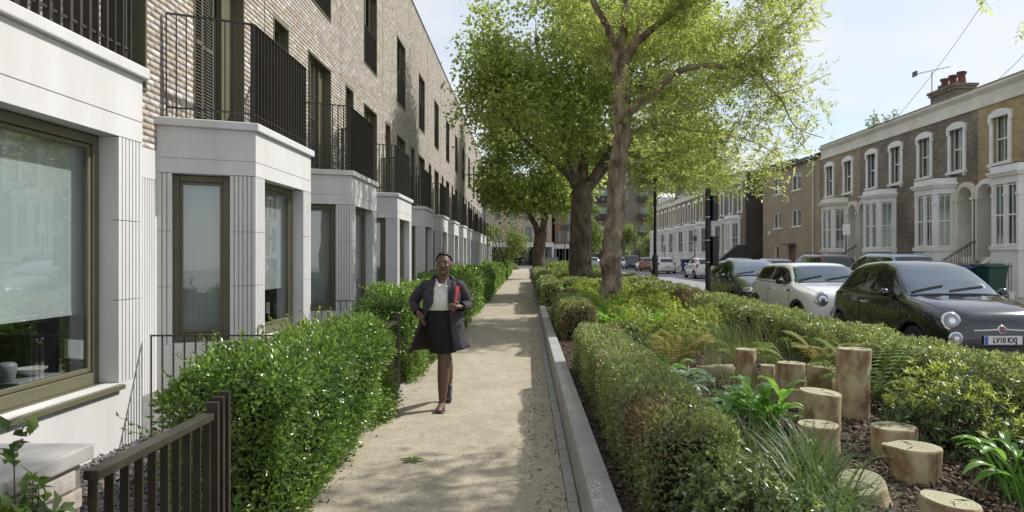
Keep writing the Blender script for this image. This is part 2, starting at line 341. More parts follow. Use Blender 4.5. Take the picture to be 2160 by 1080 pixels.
# ================================================================== LEFT TERRACE
def mkF(O, t, n):
    return lambda u, d, z: (O[0]+t[0]*u+n[0]*d, O[1]+t[1]*u+n[1]*d, z)
A_, B_, C_, D_ = (0, -2.65), (1.0, -2.2), (1.0, 0), (0, .45)
def faceF(p, q):
    l = math.dist(p, q); t = ((q[0]-p[0])/l, (q[1]-p[1])/l); n = (t[1], -t[0]); return mkF(p, t, n), l
FL, wL = faceF(A_, B_); FF, wF = faceF(B_, C_); FR, wR = faceF(C_, D_)
# normals must point outwards (+x for the front face)
def flute_poly(w, edge=.035, pitch=.05, gw=.014, gd=.022, back=-.14):
    pts = [(0, 0)]; k = int((w-2*edge)/pitch); off = (w-k*pitch)/2
    for i in range(k+1):
        u = off+i*pitch; 
        if u-gw/2 < .01 or u+gw/2 > w-.01: continue
        pts += [(u-gw/2, 0), (u-gw/3, -gd), (u+gw/3, -gd), (u+gw/2, 0)]
    pts += [(w, 0), (w, back), (0, back)]
    return pts
JZ = [.54, 1.23, 1.90, 2.60]
def bay_face(F, wd, u0, u1, root, blind_bot, sill):
    st = M['stone']
    b = MB(); b.fbox(F, 0.001, wd-.001, -.24, 0, -.05, .54); b.build('plinth', st, root)
    for (a, c) in ((0.0, u0), (u1, wd)):
        m = MB()
        pw = c-a
        for z0, z1 in zip(JZ, JZ[1:]):
            m.prism(lambda p, z: F(a+p[0], p[1]-.002, z), flute_poly(pw), z0+.003, z1-.003)
        m.fbox(F, a+.001, c-.001, -.24, -.05, .541, 2.599)
        m.build('pilaster', st, root)
    m = MB(); m.fbox(F, 0.001, wd-.001, -.24, 0, 2.603, 2.775); m.fbox(F, .004, wd-.004, -.24, -.012, 2.775, 2.785); m.fbox(F, 0.001, wd-.001, -.24, -.0005, 2.785, 3.16)
    m.build('fascia', st, root)
    fr = MB(); fw = .075
    fr.fbox(F, u0+.002, u0+fw, -.235, -.165, .545, 2.595); fr.fbox(F, u1-fw, u1-.002, -.235, -.165, .545, 2.595)
    fr.fbox(F, u0+fw, u1-fw, -.235, -.165, 2.595-fw, 2.595); fr.fbox(F, u0+fw, u1-fw, -.235, -.165, .545, .545+fw+.02)
    i = fw+.004
    fr.fbox(F, u0+i, u0+i+.035, -.225, -.185, .65, 2.515); fr.fbox(F, u1-i-.035, u1-i, -.225, -.185, .65, 2.515)
    fr.fbox(F, u0+i+.035, u1-i-.035, -.225, -.185, 2.48, 2.515); fr.fbox(F, u0+i+.035, u1-i-.035, -.225, -.185, .645, .68)
    wn = fr.build('window', M['olive'], root, bevel=.004)
    MB().fbox(F, u0+i+.03, u1-i-.03, -.212, -.204, .675, 2.485).build('glass', M['pane'], wn)
    if sill:
        m = MB(); m.prism(lambda p, u: F(u, p[0], p[1]), [(-.165, .545), (.045, .525), (.045, .49), (.03, .49), (.03, .508), (-.165, .52)], u0+.004, u1+.02)
        m.build('sill', M['olive'], wn)
    MB().fbox(F, u0+.03, u1-.03, -.30, -.295, blind_bot, 2.59).fbox(F, u0+.03, u1-.03, -.305, -.29, blind_bot-.03, blind_bot).build('blind', M['blind'], wn)
OPEN = [(-1.75, -.15, 3.29, 5.76), (-3.63, -2.88, 3.5, 5.78), (-1.75, -.15, 6.85, 9.12)]
YB0, YB1, ZTOP = -4.03, .70, 11.40
def zlow(y): return 3.2 if -2.62 < y < .42 else 2.85
def brick_list():
    res = []; row = 0; z = 2.85
    while z < ZTOP-.07:
        iv = [(YB0+.005, YB1-.005)]
        cuts = [(a-.0, b+.0) for a, b, c, d in OPEN if c < z+.066 and d > z]
        if z < 3.2: cuts.append((-2.62, .42))
        for a, b in sorted(cuts):
            new = []
            for p, q in iv:
                if b <= p or a >= q: new.append((p, q)); continue
                if a > p: new.append((p, a-.002))
                if b < q: new.append((b+.002, q))
            iv = new
        ph = (row % 2)*.1125 + (.03 if row % 3 == 0 else 0)
        for p, q in iv:
            k = math.floor((p-ph)/.225); y = k*.225+ph
            while y < q:
                a, b = max(y, p), min(y+.215, q)
                if b-a > .03: res.append((a, b, z, z+.065))
                y += .225
        z += .075; row += 1
    return res
BR = brick_list()
def brick_mesh(lst, name, parent):
    r = np.random.default_rng(3); V = []; F = []
    for a, b, c, d in lst:
        x = r.uniform(-.0008, .001); t1, t2 = r.uniform(-.0004, .0004, 2); n = len(V); e = .002
        V += [(-.03, a, c), (-.03, b, c), (-.03, b, d), (-.03, a, d), (x+t1, a+e, c+e), (x+t2, b-e, c+e), (x+t2, b-e, d-e), (x+t1, a+e, d-e)]
        F += [(n+4, n+5, n+6, n+7), (n, n+1, n+5, n+4), (n+1, n+2, n+6, n+5), (n+2, n+3, n+7, n+6), (n+3, n, n+4, n+7)]
    return tag(npmesh(name, V, F, M['buff'], parent), kind='stuff')
def louvre(parent, F, u0, u1, z0, z1, d, name='shutter'):
    m = MB(); w_ = .035
    m.fbox(F, u0, u0+w_, d, d+.035, z0, z1); m.fbox(F, u1-w_, u1, d, d+.035, z0, z1); m.fbox(F, u0+w_, u1-w_, d, d+.035, z0, z0+.07); m.fbox(F, u0+w_, u1-w_, d, d+.035, z1-.06, z1)
    m.fbox(F, u0+w_, u1-w_, d, d+.035, (z0+z1)/2-.03, (z0+z1)/2+.03)
    s = m.build(name, M['louvre'], parent)
    n = MB(); z = z0+.085
    while z < z1-.09:
        if abs(z-(z0+z1)/2) > .05:
            n.hexa([F(u0+w_, d+.002, z+.028), F(u1-w_, d+.002, z+.028), F(u1-w_, d+.032, z), F(u0+w_, d+.032, z), F(u0+w_, d+.002, z+.036), F(u1-w_, d+.002, z+.036), F(u1-w_, d+.032, z+.008), F(u0+w_, d+.032, z+.008)])
        z += .045
    tag(n.build('louvre_slats', M['louvre'], s), kind='stuff')
FW = mkF((0, 0), (0, 1), (1, 0))
def build_house():
    root = thing('townhouse', '', 'house', (FX, Z0, 0))
    # brick backing wall with openings
    yb = sorted({YB0, YB1, -2.62, .42} | {o[0] for o in OPEN} | {o[1] for o in OPEN}); zb = sorted({2.85, 3.2, ZTOP} | {o[2] for o in OPEN} | {o[3] for o in OPEN})
    m = MB()
    for a, b in zip(yb, yb[1:]):
        for c, d in zip(zb, zb[1:]):
            ym, zm = (a+b)/2, (c+d)/2
            if zm < zlow(ym): continue
            if any(o[0] < ym < o[1] and o[2] < zm < o[3] for o in OPEN): continue
            m.box(-.30, -.0025, a, b, c, d)
    m.build('wall', M['mortar'], root)
    # ground floor stone between bays, entrance door
    m = MB(); wv = .46
    m.prism(lambda p, z: FW(-3.11+p[0], p[1]+.0, z), flute_poly(wv, back=-.3), -.05, 2.5)
    m.fbox(FW, -3.11, -2.62, -.3, .004, 2.503, 2.848); m.fbox(FW, YB0, -3.113, -.3, .004, 2.3, 2.848)
    m.fbox(FW, YB0, -3.95, -.3, .0, -.05, 2.297)
    m.build('entrance_surround', M['stone'], root)
    MB().fbox(FW, .42, YB1, -.3, .0, -.05, 2.848).build('stone_panel', M['stone'], root)
    dr = MB().fbox(FW, -3.945, -3.115, -.25, -.20, .05, 2.295).build('door', M['darkdoor'], root)
    MB().fbox(FW, -3.24, -3.20, -.197, -.15, .95, 1.25).build('handle', M['metal_light'], dr)
    bay_face(FL, wL, .16, .80, root, .66, False)
    bay_face(FF, wF, .30, 1.85, root, 1.15, True)
    bay_face(FR, wR, .25, .85, root, .9, False)
    e = .05
    def cp(p, z): return (p[0], p[1], z)
    out1 = [(-.005, -2.65-.06), (1.0+e, -2.2-.035), (1.0+e, .035), (-.005, .45+.06)]
    m = MB(); m.prism(cp, out1, 3.163, 3.262)
    m.build('coping', M['stone'], root, bevel=.012, seg=2)
    # balcony
    zt, zb_ = 4.53, 3.39
    pts = [(.05, -2.53), (.93, -2.12), (.93, -.10), (.05, .30)]
    bal = MB(); low = MB()
    for i, (p, q) in enumerate(zip(pts, pts[1:])):
        F, l = faceF(p, q)
        bal.fbox(F, -.005, l+.005, -.03, .03, zt+.0005*i, zt+.012+.0005*i); low.fbox(F, 0, l, -.012, .012, zb_+.0005*i, zb_+.02+.0005*i)
    bal = bal.build('balcony', M['bronze'], root); low.build('bottom_rail', M['bronze'], bal)
    bar0 = None
    for p, q in zip(pts, pts[1:]):
        F, l = faceF(p, q); n = int(l/.107); ang = math.atan2(q[1]-p[1], q[0]-p[0])
        for i in range(n+1):
            u = l*i/n; x, y, _ = F(u, 0, 0)
            if bar0 is None: bar0 = MB().box(-.007, .007, -.027, .027, 3.262, zt).build('bar', M['bronze'], bal); bar0.location = (x, y, 0); bar0.rotation_euler = (0, 0, ang)
            else: inst(bar0, 'bar', bal, (x, y, 0), ang)
    # opening linings + contents
    for i, (a, b, c, d) in enumerate(OPEN):
        m = MB()
        m.fbox(FW, a, a+.03, -.22, .012, c, d); m.fbox(FW, b-.03, b, -.22, .012, c, d); m.fbox(FW, a+.03, b-.03, -.22, .012, d-.03, d); m.fbox(FW, a+.03, b-.03, -.22, .016, c, c+.03)
        if i == 0:
            m.fbox(FW, b-.50, b-.42, -.2, -.12, c+.03, d-.03); m.fbox(FW, b-.42, b-.03, -.2, -.17, c+.03, d-.03)
        if i == 1: m.fbox(FW, a+.03, a+.09, -.2, -.14, c+.03, d-.03); m.fbox(FW, b-.09, b-.03, -.2, -.14, c+.03, d-.03); m.fbox(FW, a+.09, b-.09, -.2, -.14, d-.09, d-.03)
        if i == 2: m.fbox(FW, (a+b)/2-.03, (a+b)/2+.03, -.2, -.14, c+.03, d-.03)
        wn = m.build('window', M['olive'], root)
        MB().fbox(FW, a+.03, b-.03, -.215, -.205, c+.03, d-.03).build('glass', M['darkglass'], wn)
        if i == 0:
            louvre(root, FW, a+.035, a+.42, c+.04, d-.035, -.11); louvre(root, FW, a+.5, a+.86, c+.04, d-.035, -.16)
        if i == 2:
            louvre(root, FW, a+.035, a+.55, c+.04, d-.035, -.13); louvre(root, FW, b-.55, b-.035, c+.04, d-.035, -.13)
            r = MB(); r.fbox(FW, a+.03, b-.03, -.06, -.02, c+1.10, c+1.115); r.fbox(FW, a+.03, b-.03, -.045, -.03, c+.08, c+.10)
            k = int((b-a-.06)/.1)
            for j in range(k+1):
                u = a+.035+(b-a-.07)*j/k; r.fbox(FW, u-.005, u+.005, -.065, -.012, c+.08, c+1.10)
            r.build('juliet_rail', M['bronze'], root)
    MB().box(-.38, .03, YB0+.002, YB1-.002, ZTOP, ZTOP+.06).build('parapet_coping', M['bronze'], root)
    MB().box(-7.6, -.31, YB0, YB1, 10.9, 11.1).box(-7.7, -7.5, YB0, YB1, 0, 10.89).box(-7.49, -.31, YB0, YB1, 5.95, 6.15).build('roof', M['room'], root)
    m = MB(); m.box(-3.0, -2.95, -3.05, .69, .02, 3.1).box(-2.95, -.31, -3.05, -3.0, .02, 3.1).box(-2.95, -.31, .62, .68, .02, 3.1); 
    m.prism(cp, [(-2.95, -2.6), (-.02, -2.6), (.72, -2.05), (.72, -.12), (-.02, .4), (-2.95, .6)], .02, .1)
    m.prism(cp, [(-2.95, -2.6), (-.02, -2.6), (.72, -2.05), (.72, -.12), (-.02, .4), (-2.95, .6)], 3.02, 3.1)
    m.build('room_lining', M['room'], root)
    # rain pipe joint at the party line
    MB().box(-.008, .004, YB1-.014, YB1-.006, 2.86, ZTOP-.01).build('movement_joint', M['bronze'], root)
    return root
H0 = build_house()
house_groups = []
HOUSES = [H0]
for k in range(1, NH):
    h = copy_tree(H0); h.location = (FX, Z0+PITCH*k, 0); HOUSES.append(h)
# bricks: 300 largest as single pieces on the two houses where they can be told apart
full = brick_mesh(BR, 'brick_courses', HOUSES[2])
for k in range(3, NH): tag(inst(full, 'brick_courses', HOUSES[k]), kind='stuff')
unit = {}
def single_brick(parent, a, b, c, d):
    w_ = round(b-a, 3)
    if w_ not in unit:
        e = .0015; V = [(-.03, 0, 0), (-.03, w_, 0), (-.03, w_, .065), (-.03, 0, .065), (0, e, e), (0, w_-e, e), (0, w_-e, .065-e), (0, e, .065-e)]
        F = [(4, 5, 6, 7), (0, 1, 5, 4), (1, 2, 6, 5), (2, 3, 7, 6), (3, 0, 4, 7)]
        o = npmesh('brick', V, F, M['buff'], parent); unit[w_] = o; o.location = (random.uniform(-.0008, .001), a, c); return
    inst(unit[w_], 'brick', parent, (random.uniform(-.0008, .001), a, c))
for k in (0, 1):
    zc = Z0+PITCH*k
    def key(t):
        y, z = zc+(t[0]+t[1])/2, (t[2]+t[3])/2
        px, py = 1110+FX*1440/max(y, .1), 541-(z-1.6)*1440/max(y, .1)
        vis = y > .5 and 0 < px and 0 < py
        if k == 0 and px < 290: vis = False
        return (0 if vis else 1, y)
    s = sorted(BR, key=key); near, rest = s[:300], s[300:]
    for t in near: single_brick(HOUSES[k], *t)
    brick_mesh(rest, 'brick_courses', HOUSES[k])
G = 'terrace of pale brick townhouses with white stone bays'
ORD = ['first', 'second', 'third', 'fourth', 'fifth', 'sixth', 'seventh', 'eighth', 'ninth', 'tenth', 'eleventh', 'twelfth', 'thirteenth', 'fourteenth']
for k, h in enumerate(HOUSES):
    h['group'] = G
    h['label'] = ('pale brick townhouse with large white stone bay beside the stone-capped brick pier' if k == 0 else
                  'pale brick townhouse whose bay stands just past the bay beside the brick pier' if k == 1 else
                  'pale brick townhouse at the far end of the terrace, beside the leafy garden tree' if k == NH-1 else
                  ORD[k] + ' pale brick townhouse counting along the terrace from the brick pier')
# ---------------------------------------------------------------- gates, dividing railings
GX = -1.55
def build_gate():
    g = thing('garden_gate', '', 'gate', (GX, 2.43, 0))
    MB().box(-.03, .03, 0, .9, .80, .835).build('rail', M['bronze_gate'], g, bevel=.003)
    MB().box(-.02, .02, 0, .9, .08, .11).build('rail', M['bronze_gate'], g)
    b0 = None
    for i in range(10):
        y = .012+i*.0965
        if b0 is None: b0 = MB().box(-.017, .017, -.004, .004, .111, .799).build('bar', M['bronze_gate'], g); b0.location = (0, y, 0)
        else: inst(b0, 'bar', g, (0, y, 0))
    for y in (.935, .995, 1.06): MB().box(-.03, .03, y, y+.022, .0, .87+.012*(y-.9)/.05).build('post', M['bronze_gate'], g, bevel=.002)
    return g
g0 = build_gate()
GATES = [g0]
for k in range(1, 11): g = copy_tree(g0); g.location = (GX, 2.43+PITCH*k, 0); GATES.append(g)
for k, g in enumerate(GATES):
    g['group'] = 'garden gates along the path'
    g['label'] = ('dark bronze metal garden gate hinged on the stone-capped brick pier' if k == 0 else 'dark bronze garden gate just behind the walking woman, half hidden by hedges' if k == 1 else ORD[k] + ' dark bronze garden gate counting along the path from the brick pier')
def build_rail():
    g = thing('garden_railing', '', 'railing', (-3.34, Z0+.02, 0)); w_ = 1.7
    MB().box(0, w_, -.008, .008, .885, .90).build('rail', M['bronze'], g); MB().box(0, w_, -.006, .006, .12, .132).build('rail', M['bronze'], g)
    b0 = None
    for i in range(18):
        x = .006+i*.0985
        if b0 is None: b0 = MB().box(-.006, .006, -.006, .006, -.02, .884).build('bar', M['bronze'], g); b0.location = (x, 0, 0)
        else: inst(b0, 'bar', g, (x, 0, 0))
    return g
r0 = build_rail(); RL = [r0]
for k in range(1, 6): g = copy_tree(r0); g.location = (-3.34, Z0+.02+PITCH*k, 0); RL.append(g)
for k, g in enumerate(RL):
    g['group'] = 'thin railings dividing the front gardens'
    g['label'] = 'thin dark railing between front gardens, ' + ('right behind the big leafy hedge' if k == 0 else ORD[k] + ' one counting from the big leafy hedge')
# ---------------------------------------------------------------- brick pier with stone cap
pr = thing('brick_pier', 'low buff brick pier with a grey stone cap beside the bronze gate', 'pier', (-2.0, 1.8, 0))
MB().box(-.42, .43, -.55, .60, 0, .872).build('pier_core', M['mortar'], pr)
MB().box(-.47, .462, -.60, .632, .88, .934).build('cap_stone', M['coping'], pr, bevel=.006, seg=2)
ub = {}
def pbrick(x, y, z, l, axis):
    k = (round(l, 3), axis)
    if k not in ub:
        m = MB()
        if axis == 'y': m.box(-.02, .012, 0, l, 0, .065)
        else: m.box(0, l, -.012, .02, 0, .065)
        ub[k] = m.build('brick', M['buff'], pr, bevel=.006, seg=2); ub[k].location = (x, y, z); return
    o = inst(ub[k], 'brick', pr, (x, y, z)); b = o.modifiers.new('bevel', 'BEVEL'); b.width = .006; b.segments = 2
for r in range(11):
    z = .045+r*.075; ph = (r % 2)*.1125; y = -.55-ph
    while y < .60:
        a, b = max(y, -.55), min(y+.215, .60)
        if b-a > .03: pbrick(.43+random.uniform(-.002, .004), a, z, b-a, 'y')
        y += .225
    x = -.42-ph
    while x < .43:
        a, b = max(x, -.42), min(x+.215, .43)
        if b-a > .03: pbrick(a, -.55, z, b-a, 'x')
        x += .225
pl = MB().box(.444, .456, -.02, .46, .30, .735).build('number_plate', M['slate'], pr, bevel=.002)
pbr('intercom', (.035, .036, .045), .45); pl.data.materials[0] = M['intercom']
MB().box(.4562, .460, .1, .36, .36, .585).build('grille_slot', M['black_metal'], pl)
sc = None
for y, z in ((0, .715), (.44, .715), (0, .32), (.44, .32)): MB().lathe([(.006, .4562), (.006, .459), (.002, .460)], (0, y, z), 8, 'x').build('screw', M['metal_light'], pl)
# ---------------------------------------------------------------- things inside the near window
pbr('plastic', (.45, .46, .47), .35); pbr('label_paper', (.75, .78, .80), .7); pbr('label_blue', (.05, .3, .5), .6)
MB().box(-3.95, -3.67, 4.2, 5.75, .10, .50).build('window_shelf', M['room'], HOUSES[0]).matrix_parent_inverse = Matrix.Translation((-FX, -Z0, 0))
t = thing('storage_box', 'pale plastic storage box with a label inside the large bay window', 'box', (-3.82, 5.2, .502))
MB().prism(lambda p, z: (p[0]*(1+z*.3), p[1]*(1+z*.3), z), [(-.10, -.2), (.10, -.2), (.10, .2), (-.10, .2)], 0, .15).build('tub', M['plastic'], t, bevel=.01, seg=2)
MB().box(-.12, .12, -.225, .225, .152, .172).build('lid', M['plastic'], t, bevel=.006)
lb = MB().box(.108, .110, .02, .12, .03, .12).build('paper_label', M['label_paper'], t); MB().box(.1102, .1108, .04, .10, .06, .10).build('print', M['label_blue'], lb)
t = tag(MB().lathe([(.03, 0), (.05, .004), (.105, .05), (.11, .06), (.10, .058), (.05, .012), (.001, .008)], (-3.83, 5.28, .676), 24).build('bowl', M['white_paint'], smooth=True), 'white bowl resting on the storage box lid in the bay window', 'bowl')
t = tag(MB().lathe([(.035, 0), (.05, .01), (.065, .10), (.06, .13), (.045, .14)], (-3.82, 5.02, .676), 20).build('jar', M['plastic'], smooth=True), 'rounded pale jar beside the bowl in the bay window', 'jar')
# ================================================================== FOLIAGE
def unit_rows(a): return a/np.maximum(np.linalg.norm(a, axis=1, keepdims=True), 1e-9)
def leaves(P, D, U, Ln, Wd, fold=.25, bend=.15):
    """leaf blades: base P, direction D, side vector from U; six corners, four triangles each"""
    n = len(P); D = unit_rows(D); S = unit_rows(np.cross(D, U)); Nn = np.cross(S, D)
    Ln = np.broadcast_to(Ln, (n,)).reshape(n, 1); Wd = np.broadcast_to(Wd, (n,)).reshape(n, 1)
    b = P; tip = P+D*Ln-Nn*Ln*bend; mid = P+D*Ln*.5
    l = P+D*Ln*.45-S*Wd*.5+Nn*Wd*fold; r = P+D*Ln*.45+S*Wd*.5+Nn*Wd*fold
    V = np.stack([b, l, tip, r, mid], 1).reshape(-1, 3)
    o = (np.arange(n)*5)[:, None]
    F = np.concatenate([o+[0, 4, 1], o+[1, 4, 2], o+[0, 3, 4], o+[3, 2, 4]], 1).reshape(-1, 3)
    return V, F
def leaves2(P, D, U, Ln, Wd, fold=.25):
    n = len(P); D = unit_rows(D); S = unit_rows(np.cross(D, U)); Nn = np.cross(S, D)
    Ln = np.broadcast_to(Ln, (n,)).reshape(n, 1); Wd = np.broadcast_to(Wd, (n,)).reshape(n, 1)
    V = np.stack([P, P+D*Ln*.5-S*Wd*.5+Nn*Wd*fold, P+D*Ln, P+D*Ln*.5+S*Wd*.5+Nn*Wd*fold], 1).reshape(-1, 3)
    o = (np.arange(n)*4)[:, None]
    return V, np.concatenate([o+[0, 2, 1], o+[0, 3, 2]], 1).reshape(-1, 3)
def blades(P, D, Ln, Wd, droop, seg=4):
    """grass blades: strips that arch over"""
    n = len(P); D = unit_rows(D); H = D*np.array([1, 1, 0]); H = unit_rows(H+1e-6); S = np.cross(H, [0, 0, 1.])
    rows = []
    Ln = np.broadcast_to(Ln, (n,)).reshape(n, 1); Wd = np.broadcast_to(Wd, (n,)).reshape(n, 1); droop = np.broadcast_to(droop, (n,)).reshape(n, 1)
    for i in range(seg+1):
        t = i/seg; c = P+D*Ln*t+(H*.35-np.array([0, 0, 1.]))*droop*Ln*t*t
        wv = Wd*(1-t**1.7)*.5+.0004
        rows += [c-S*wv, c+S*wv]
    V = np.stack(rows, 1).reshape(-1, 3); k = 2*(seg+1); o = (np.arange(n)*k)[:, None]
    F = np.concatenate([o+[2*i, 2*i+1, 2*i+3, 2*i+2] for i in range(seg)], 1).reshape(-1, 4)
    return V, F
def rand_dirs(n): return unit_rows(rng.normal(size=(n, 3)))
def hedge(name, label, cat, x0, x1, y0, y1, z0, z1, dens, Ls, Wr, mat, group=None, loose=.05, shoots=0, lumps=.05, core='core', n_near=None, seed=1, dry=None, fill=2):
    cx, cy = (x0+x1)/2, (y0+y1)/2; root = thing(name, label, cat, (cx, cy, z0), 0, group)
    hx, hy, h = (x1-x0)/2, (y1-y0)/2, z1-z0
    P = []; NN = []
    for ax, area in (((0, 0, 1), 4*hx*hy), ((1, 0, 0), 2*hy*h), ((-1, 0, 0), 2*hy*h), ((0, 1, 0), 2*hx*h), ((0, -1, 0), 2*hx*h)):
        n = int(area*dens*fill); a, b = rng.uniform(-1, 1, n), rng.uniform(-1, 1, n)
        if ax[2]: p = np.stack([a*hx, b*hy, np.full(n, h)], 1)
        elif ax[0]: p = np.stack([np.full(n, ax[0]*hx), a*hy, (b+1)/2*h], 1)
        else: p = np.stack([a*hx, np.full(n, ax[1]*hy), (b+1)/2*h], 1)
        P.append(p); NN.append(np.tile(np.array(ax, float), (n, 1)))
    P = np.concatenate(P); NN = np.concatenate(NN)
    # round the edges and add lumps
    q = P.copy(); q[:, 2] -= h*.5; ex = np.abs(q)/np.array([hx, hy, h*.5]); rr = np.minimum(hx, h*.5)
    top = (P[:, 2]/h)
    lump = snoise(P+[cx, cy, 0], 5.0, seed)*lumps+snoise(P+[cx, cy, 0], 14., seed+1)*lumps*.5
    depth = rng.exponential(.035, len(P))
    off = lump-depth
    P = P+NN*off[:, None]
    edge = np.clip((ex[:, 0]-.75)/.25, 0, 1)*np.clip((top-.75)/.25, 0, 1); P[:, 2] -= edge*.10*h; P[:, 0] -= np.sign(P[:, 0])*edge*.06*hx
    D = unit_rows(NN*.8+rng.normal(size=P.shape)*.75+np.array([0, 0, .45])); U = unit_rows(NN+np.array([0, 0, .6])+rng.normal(size=P.shape)*.5)
    Ln = Ls*rng.uniform(.6, 1.25, len(P))
    P = P+D*rng.uniform(0, loose, len(P))[:, None]
    V, F = leaves(P, D, U, Ln, Ln*Wr)
    mats = [mat]; mi = None
    if dry is not None:
        mats = [mat, M['leaf_box_dry']]; dmask = snoise(P+[cx, cy, 0], 3.1, seed+5)+rng.normal(size=len(P))*.35 > dry; mi = np.repeat(dmask.astype(int), 4)
    fo = npmesh('foliage', V, F, mats, root, mi=mi); fo['kind'] = 'stuff'
    if shoots:
        m = MB(); SV, SF = [], []; k = 0
        for i in range(shoots):
            x, y = rng.uniform(-hx, hx), rng.uniform(-hy, hy); z = h*.9; d = unit_rows(np.array([[rng.normal()*.35, rng.normal()*.35, 1]]))[0]; ll = rng.uniform(.10, .30)
            if rng.random() < .35: x = math.copysign(hx, rng.normal()); z = rng.uniform(.5, 1)*h; d = unit_rows(np.array([[math.copysign(.8, x), rng.normal()*.4, .6]]))[0]
            p0 = np.array([x, y, z]); m.tube([p0-d*.1, p0+d*ll], [.004, .0015], 3)
            nl = int(ll/.018); tt = np.linspace(.15, 1, nl)
            pp = p0+d*ll*tt[:, None]; dd = unit_rows(d*.8+rng.normal(size=(nl, 3))*.7)
            v, f = leaves(pp, dd, np.tile(d, (nl, 1))+rng.normal(size=(nl, 3))*.2, Ls*rng.uniform(.5, 1.1, nl), Ls*Wr*.9)
            SV.append(v); SF.append(f+k); k += len(v)
        m.build('stems', M['twig'], root)['kind'] = 'stuff'
        npmesh('shoots', np.concatenate(SV), np.concatenate(SF), mat, root)['kind'] = 'stuff'
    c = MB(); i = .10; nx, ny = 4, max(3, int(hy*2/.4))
    c.box(-hx+i, hx-i, -hy+i, hy-i, -.02, h-i-.03)  # solid dark box added inside to block light, in place of inner twigs
    c.build('light_block_core', M[core], root)
    return root
def hedge_copy(src, loc, label=None, sy=1):
    o = copy_tree(src); o.location = loc; o.scale = (1, sy, 1)
    if label: o['label'] = label
    return o
HG = 'clipped front garden hedges beside the path'
h1 = hedge('garden_hedge', 'big glossy bright green hedge bulging over the path beside the dark gate', 'hedge', -2.06, -1.42, 4.0, 7.05, 0, .93, 2500, .046, .46, M['leaf_hedge'], HG, .07, 190, .07, seed=3)
h2 = hedge('garden_hedge', 'bright green hedge just behind the walking woman', 'hedge', -2.05, -1.42, 8.5, 11.85, 0, 1.10, 1500, .050, .48, M['leaf_hedge'], HG, .06, 110, .07, seed=5)
h3 = hedge('garden_hedge', 'clipped green hedge lining the path beyond the walking woman', 'hedge', -2.2, -1.42, 13.3, 16.7, 0, 1.15, 420, .085, .5, M['leaf_hedge'], HG, .05, 30, .06, seed=9)
for k in range(1, 11):
    sc_ = 1.0; o = hedge_copy(h3, (-1.81, 15+PITCH*k, 0), None, 1.0)
    o.scale = (1, 1.0 if k % 3 else 1.15, .95+.12*math.sin(k*2.1)); o['label'] = 'clipped green front hedge, ' + ORD[k+2] + ' along the path counting from the dark gate'
# ---- box hedges and roadside hedge on the right
hedge('box_hedge', 'long clipped box hedge running beside the low concrete wall', 'hedge', .62, 1.12, 3.55, 8.5, .2, .74, 3000, .030, .55, M['leaf_box'], None, .03, 0, .03, seed=11, dry=1.0)
hedge('box_hedge', 'short rounded box hedge with browning leaves near the end of the low wall', 'hedge', .60, 1.12, 11.2, 14.6, .2, .80, 1700, .042, .55, M['leaf_box'], None, .03, 0, .05, seed=12, dry=.7)
b3 = hedge('box_hedge', 'box hedge segment lining the path near the stout tree trunks', 'hedge', .45, .95, 19, 24.5, .2, .85, 480, .075, .6, M['leaf_box'], 'box hedge segments further along the path', .03, 0, .05, seed=13, dry=1.2)
for y in (27.6, 33.4, 39.2): hedge_copy(b3, (.70, y, .2))
hedge('box_hedge', 'cross hedge spanning the bed in front of the thick tree', 'hedge', .98, 3.9, 22.6, 23.4, .2, .80, 480, .075, .6, M['leaf_box'], None, .03, 0, .06, seed=14, dry=.9)
rh = hedge('roadside_hedge', 'long clipped hedge screening the parked black car from the bed', 'hedge', 3.72, 4.40, 4.2, 11.2, .2, .69, 1500, .042, .55, M['leaf_box'], None, .04, 0, .045, seed=15)
hedge('roadside_hedge', 'looser hedge with browning leaves beside the parked white car', 'hedge', 3.66, 4.40, 11.22, 18.5, .2, .70, 800, .055, .55, M['leaf_box'], None, .05, 0, .06, seed=16, dry=.55)
hedge('roadside_hedge', 'far stretch of the roadside hedge at the lamp post', 'hedge', 3.6, 4.40, 18.52, 34, .2, .74, 300, .09, .6, M['leaf_box'], None, .05, 0, .07, seed=17, dry=.8)
